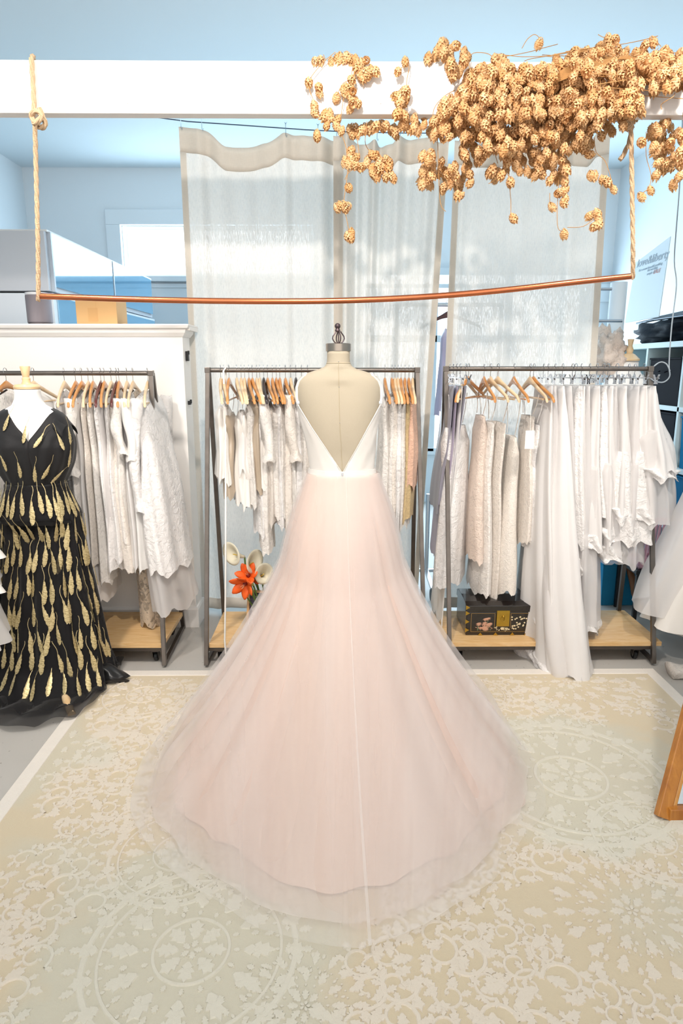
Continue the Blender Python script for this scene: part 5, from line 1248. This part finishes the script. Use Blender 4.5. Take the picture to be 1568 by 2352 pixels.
# shelf unit along the right wall
m_shf = simple('pale_teal_laminate', '#cfe3e6', .5); SX = 2.10; SZ = 1.58; Ya, Yb2 = 3.55, 5.0; st = 1.0
sh_ = empty('shelf_unit', (SX+.2, Ya, 0)); tag(sh_, 'pale shelf unit with dark compartments along the right wall', 'shelf'); sl = -sh_.location
def sbox(n, x0, x1, y0, y1, z0, z1, m=m_shf, par=None, bev=.002):
    b = MB(); b.bbox(x0, x1, y0, y1, z0, z1); q = b.build(n, m, par or sh_, False, bev); q.location = sl if par is None else (0,0,0); return q
sbox('shelf', SX, SX+.42, Ya, Yb2, SZ-.035, SZ); 
for z in (.02, .43, .80, 1.17): sbox('shelf', SX, SX+.42, Ya, Yb2, z-.015, z+.015)
for y in (Ya+.01, Ya+.48, Ya+.96, Yb2-.01): sbox('divider', SX, SX+.42, y-.012, y+.012, 0, SZ-.035)
sbox('back_panel', SX+.41, SX+.42, Ya, Yb2, 0, SZ, simple('dark_back_panel', '#15151c', .8, i_Specular_IOR_Level=.1))
def letter_mesh(q):
    bpy.context.view_layer.update(); me = bpy.data.meshes.new_from_object(q); o = bpy.data.objects.new(q.name, me); mw = q.matrix_local.copy(); pr_ = q.parent; bpy.data.objects.remove(q); link(o, pr_); o.matrix_local = mw; o.name = 'letter' if me.name.startswith('letter.') or True and o.name.startswith('letter') and not o.name.startswith('lettering') else 'lettering'; o['kind'] = 'thing'; return o
def bin_(name, y0, y1, z0, z1, col, label, x0=SX+.02, cat='box', lid=None):
    r = empty(name, (x0+.17, (y0+y1)/2, z0)); tag(r, label, cat); w_, d_, h_ = .36, y1-y0, z1-z0
    b = MB(); q = [(-1,-1),(1,-1),(1,1),(-1,1)]
    b.rings([[Vector((i*w_/2*k-.0, j*d_/2*k, z)) for i, j in q] for z, k in ((0,.94),(h_,1),(h_,.97),(.01,.92))], True, True, True); b.build('tub', simple('plastic_'+col.strip('#'), col, .8, i_Specular_IOR_Level=.12), r, False, .006)
    b = MB(); b.bbox(-w_/2-.006, w_/2+.006, -d_/2-.006, d_/2+.006, h_, h_+.012); b.build('lid', simple('lid_'+(lid or col).strip('#'), lid or col, .8, i_Specular_IOR_Level=.12), r, False, .004)
    b = MB(); b.tube([(-w_/2-.004,-.05,h_*.75),(-w_/2-.02,-.045,h_*.72),(-w_/2-.02,.045,h_*.72),(-w_/2-.004,.05,h_*.75)], .004, 6); b.build('handle', simple('lid_'+(lid or col).strip('#'), col), r)
    return r
bin_('storage_box', Ya+.04, Ya+.44, .815, 1.12, '#1f7fae', 'bright blue storage box in the right shelf unit, under plastic bags')
bin_('storage_box', Ya+.04, Ya+.44, .445, .76, '#1d6f98', 'blue storage box in the shelf compartment nearest the floor rack')
bin_('storage_box', Ya+.52, Ya+.92, .815, 1.13, '#141720', 'black storage box in the middle shelf compartment')
bin_('storage_box', Ya+.52, Ya+.92, .445, .77, '#16242f', 'dark storage box below the black one in the shelf unit')
bin_('storage_box', Ya+.06, Ya+.42, 1.185, 1.46, '#0d0e14', 'black storage box in the top shelf compartment')
bin_('storage_box', Ya+.52, Ya+.92, 1.185, 1.47, '#101018', 'black storage box in the top middle shelf compartment')
bin_('storage_box', 3.75, 4.15, .0, .26, '#2a86b0', 'blue storage tub standing on the floor behind the wooden tripod', x0=1.62)
bk = empty('basket', (P(1515,1250,3.55).x, 3.62, .33)); tag(bk, 'pinkish slatted plastic basket beside the right rack post', 'basket')
m_pk = simple('pinkish_plastic', '#b98f9c', .45); b = MB()
for z in (0, .27): b.rings([[Vector((x, y, z+dz)) for x, y in ((-.13,-.12),(.13,-.12),(.13,.12),(-.13,.12))] for dz in (-.012,.012)], True)
q = b.build('rim', m_pk, bk, False); q.modifiers.new('t','SOLIDIFY').thickness = .008
for i in range(12):
    for sy in (-1, 1):
        b = MB(); b.beam((-.125+.25*i/11, sy*.12, 0), (-.125+.25*i/11+.02, sy*.12, .27), .008, .004); b.build('slat', m_pk, bk, False)
for j in range(8):
    for sx in (-1,1):
        b = MB(); b.beam((sx*.13, -.11+.22*j/7, 0), (sx*.13, -.11+.22*j/7, .27), .004, .008, (0,1,0)); b.build('slat', m_pk, bk, False)
b = MB(); b.bbox(-.13,.13,-.12,.12,-.014,-.008); b.build('bottom', m_pk, bk, False)
stn = empty('stool', (bk.location.x, 3.62, 0)); tag(stn, 'small black stool carrying the pinkish basket', 'stool')
b = MB(); b.bbox(-.15,.15,-.14,.14,.285,.312); b.build('seat', m_black, stn, False, .005)
for sx in (-1,1):
    for sy in (-1,1): b = MB(); b.beam((sx*.13,sy*.12,0),(sx*.13,sy*.12,.287),.022,.022,(0,1,0)); b.build('leg', m_black, stn, False, .002)
# plastic bags on the blue box
m_poly = simple('clear_polythene', '#e9eff4', .15, i_Transmission_Weight=.35, i_Alpha=.85); m_plk = simple('salmon_cloth', '#eec4b4', .7)
def lump(c, r, seed, sx=1, sy=1, sz=.5, amp=.3, n=22, m=12):
    b = MB(); rs = []
    for i in range(m+1):
        ph = PI*i/m; row = []
        for j in range(n):
            th = 2*PI*j/n; v = Vector((math.sin(ph)*math.cos(th), math.sin(ph)*math.sin(th), math.cos(ph))); k = 1+amp*(noise.noise(v*2.2+Vector((seed,0,0)))+.6*noise.noise(v*5+Vector((seed,1,0))))
            row.append(Vector(c)+Vector((v.x*r*sx*k, v.y*r*sy*k, max(-r*sz*.9, v.z*r*sz*k))))
        rs.append(row)
    b.rings(rs, True); return b
for i, (y, lb_, mm) in enumerate(((Ya+.16,'crinkled clear plastic bag on the blue box, nearest the rack',m_poly),(Ya+.34,'crinkled clear plastic bag on the blue box, further back',m_poly),(Ya+.25,'salmon cloth folded between the plastic bags',m_plk))):
    c = Vector((SX+.17, y, 1.132+.035)); 
    o = lump((0,0,0), .13, i*3.3, 1.2, .62, .26 if i < 2 else .18, .35).build('plastic_bag' if i < 2 else 'folded_cloth', mm, sharp=180); o.location = c+Vector((0,0,.0 if i<2 else -.005)); tag(o, lb_, 'bag' if i < 2 else 'cloth')
# things on top of the shelf
m_bagk = simple('black_nylon', '#121a24', .7, bump=.3, bscale=40, i_Specular_IOR_Level=.2)
o = lump((0,0,0), .2, 8.1, .75, 1.9, .42, .35, 40, 20).build('camera_bag', m_bagk, sharp=180); o.location = (SX+.15, Ya+.95, SZ+.07); tag(o, 'black soft nylon bag lying on top of the shelf unit', 'bag')
tr = empty('tripod', (SX+.10, Ya+.72, SZ+.17)); tag(tr, 'folded black tripod lying on the nylon bag', 'tripod')
for i in range(3):
    b = MB(); b.tube([(.012*i-.01, -.05, .012*i-.01), (.012*i-.02, .35, -.01+.006*i), (.02*i-.02, .62, -.02)], [.012,.010,.007], 10); b.build('leg', simple('tripod_metal', '#2b3844', .3, .6), tr)
b = MB(); b.tube([(0,-.18,.02),(0,-.02,.01)], .022, 12); b.build('grip', m_black, tr); b = MB(); b.tube([(0,-.26,.022),(0,-.22,.021),(0,-.18,.02)], [.016,.020,.012], 12); b.build('head', m_black, tr)
b = MB(); b.tube([(0,-.34,0),(0,.34,0)], .045, 20); o = b.build('paper_roll', simple('grey_paper_roll', '#c9d3da', .6)); o.location = (SX+.27, Ya+.36, SZ+.0455); tag(o, 'pale grey paper roll on top of the shelf unit', 'roll')
b = MB(); b.box((0,0,.012), (.16,.30,.024)); b.box((.01,0,.034), (.14,.28,.018)); o = b.build('cardboard_sheets', simple('brown_board', '#8d7a68', .8), smooth=False, bevel=.002); o.location = (SX+.09, Ya+.20, SZ+.0005); tag(o, 'flat brown cardboard pieces at the near end of the shelf top', 'cardboard')
# poster board leaning on the wall
pc = [P(1436,742,5.0), P(1514,728,4.55), None, P(1462,603,5.1)]; _n = (pc[1]-pc[0]).cross(pc[3]-pc[0]); _d = ray(1541, 543); _c = Vector((0,0,CAMZ)); pc[2] = _c+_d*((pc[0]-_c).dot(_n)/_d.dot(_n)); n_ = (pc[1]-pc[0]).cross(pc[3]-pc[0]).normalized()
po = empty('poster', pc[0]); tag(po, 'pale poster board with faint lettering leaning against the right wall', 'poster')
q4 = [v-pc[0] for v in pc]; b = MB(); b.add(q4+[v-n_*(-.006) for v in q4], [(0,1,2,3),(4,7,6,5),(0,4,5,1),(1,5,6,2),(2,6,7,3),(3,7,4,0)]); b.build('board', simple('poster_paper', '#e4ecf0', .6), po, False)
ux = (q4[1]-q4[0]).normalized(); uy = (q4[3]-q4[0]); uy = (uy-ux*uy.dot(ux)).normalized(); un = ux.cross(uy)
if un.y > 0: pass
def ptext(s, size, u, v, m, n='lettering'):
    fc = bpy.data.curves.new(n, 'FONT'); fc.body = s; fc.size = size; fc.extrude = .0006; fc.materials.append(m); fc.align_x = 'CENTER'; q = bpy.data.objects.new(n, fc); link(q, po)
    base = q4[0].lerp(q4[1], u).lerp(q4[3].lerp(q4[2], u), v); q.matrix_local = Matrix.Translation(base+un*.008*(1 if un.y < 0 else -1)) @ Matrix((ux, uy, un)).transposed().to_4x4(); return letter_mesh(q)
m_ink = simple('faded_grey_ink', '#b4c0ca', .7); ptext('love&liberty', .085, .55, .80, m_ink); ptext('for a more beautiful wedding', .026, .52, .73, m_ink); ptext('the wedding\nsample sale', .026, .6, .68, m_ink); ptext('SALE', .04, .75, .60, simple('faded_red_ink', '#dba9a4', .7))
# chrome rails and pale roll right of the curtain edge
rl = empty('chrome_rail', (P(1360,700,4.3).x, 4.3, 0)); tag(rl, 'chrome rail stand with two rods showing past the right curtain edge', 'rail')
b = MB(); b.tube([(0,0,.012),(0,0,2.05)], .014, 12); b.build('post', m_chrome, rl); b = MB(); b.bbox(-.2,.2,-.18,.18,0,.012); b.build('base', m_chrome, rl, False, .002)
for y, x1 in ((664, 1404), (737, 1428)):
    b = MB(); c = P(x1, y, 4.3); b.tube([(-.05,0,c.z),(c.x-rl.location.x,0,c.z)], .010, 12); b.build('rod', m_chrome, rl)
a = P(1417, 700, 4.45); b = MB(); b.tube([(a.x, 4.45, 0), (a.x, 4.45, ZP(648, 4.45))], .052, 20); o = b.build('backdrop_roll', simple('white_roll', '#eef5f9', .7)); tag(o, 'tall white upright roll just right of the curtain', 'roll')
# puff sleeve dress on the far rail, lilac dress in the gap between the curtains
b = lump((0,0,0), .13, 2.2, .7, .8, 1.0, .55, 40, 26); o = b.build('puff_sleeve', m_blush, sharp=180); o.location = P(1396, 815, 3.9); tag(o, 'crumpled pale pink puff of fabric behind the right curtain edge', 'fabric')
q = P(1032, 700, 3.92); RG = (empty('garment_rail', (q.x, 3.92, q.z)), q.z, 0, 0); tag(RG[0], 'chrome garment rail glimpsed in the gap between the curtains', 'rail')
b = MB(); b.tube([(-.3,0,.0),(.3,0,.0)], .012, 12); b.build('rod', m_chrome, RG[0]); 
for sx in (-1,1): b = MB(); b.tube([(sx*.3,0,0),(sx*.3,0,-q.z+.001)], .012, 10); b.build('post', m_chrome, RG[0])
h = dup(HPROTO['red']); h.location = (q.x-.008, 3.92, q.z+.0125); h.rotation_euler = (0,0,R(50)); tag(h, 'dark wood clothes hanger in the gap between the curtains', 'hanger')
e = empty('lilac_dress', (q.x, 3.92, q.z)); tag(e, 'lilac satin dress hanging in the gap between the curtains', 'dress'); shell('body', m_lil, e, -.13, -.62, .09, .12, .04, .05, 5, .2, .2, .3)
# cable
pts = [P(x, y, Y) for x, y, Y in ((1566,300,3.3),(1560,430,3.3),(1553,520,3.28),(1548,600,3.26),(1553,655,3.25),(1543,740,3.22),(1538,800,3.2),(1536,840,3.2),(1537,865,3.18),(1522,878,3.18),(1500,874,3.18),(1490,862,3.2),(1497,846,3.2),(1515,832,3.21),(1530,836,3.2),(1538,852,3.19))]
b = MB(); b.tube([P(1567,276,YBM+.3)] + smooth_path(pts, 5), .0032, 6); o = b.build('cable', simple('grey_cable', '#9aa4ac', .5)); tag(o, 'thin grey cable dangling in front of the bright right wall', 'cable')
# wheeled stand foot in the gap between middle and right rack
wq = PZ(995, 1386, .0); fs = empty('rolling_stand', (wq.x, wq.y+.35, 0)); tag(fs, 'rolling stand with black wheel in the gap between the racks', 'stand')
for k, (dx_, dy_) in enumerate(((.0,-.30),(.28,.12),(-.26,.15))):
    b = MB(); b.beam((0,0,.10), (dx_, dy_, .075), .025, .02); b.build('leg', m_chrome, fs, False, .002)
    b = MB(); b.rings([[Vector((dx_+ox, dy_+.036*math.cos(t), .038+.036*math.sin(t))) for t in [2*PI*i/20 for i in range(20)]] for ox in (-.014,.014)], True, True, True); b.build('wheel', m_black, fs, sharp=40)
b = MB(); b.tube([(0,0,.08),(0,0,.62)], .014, 10); b.build('post', m_chrome, fs)
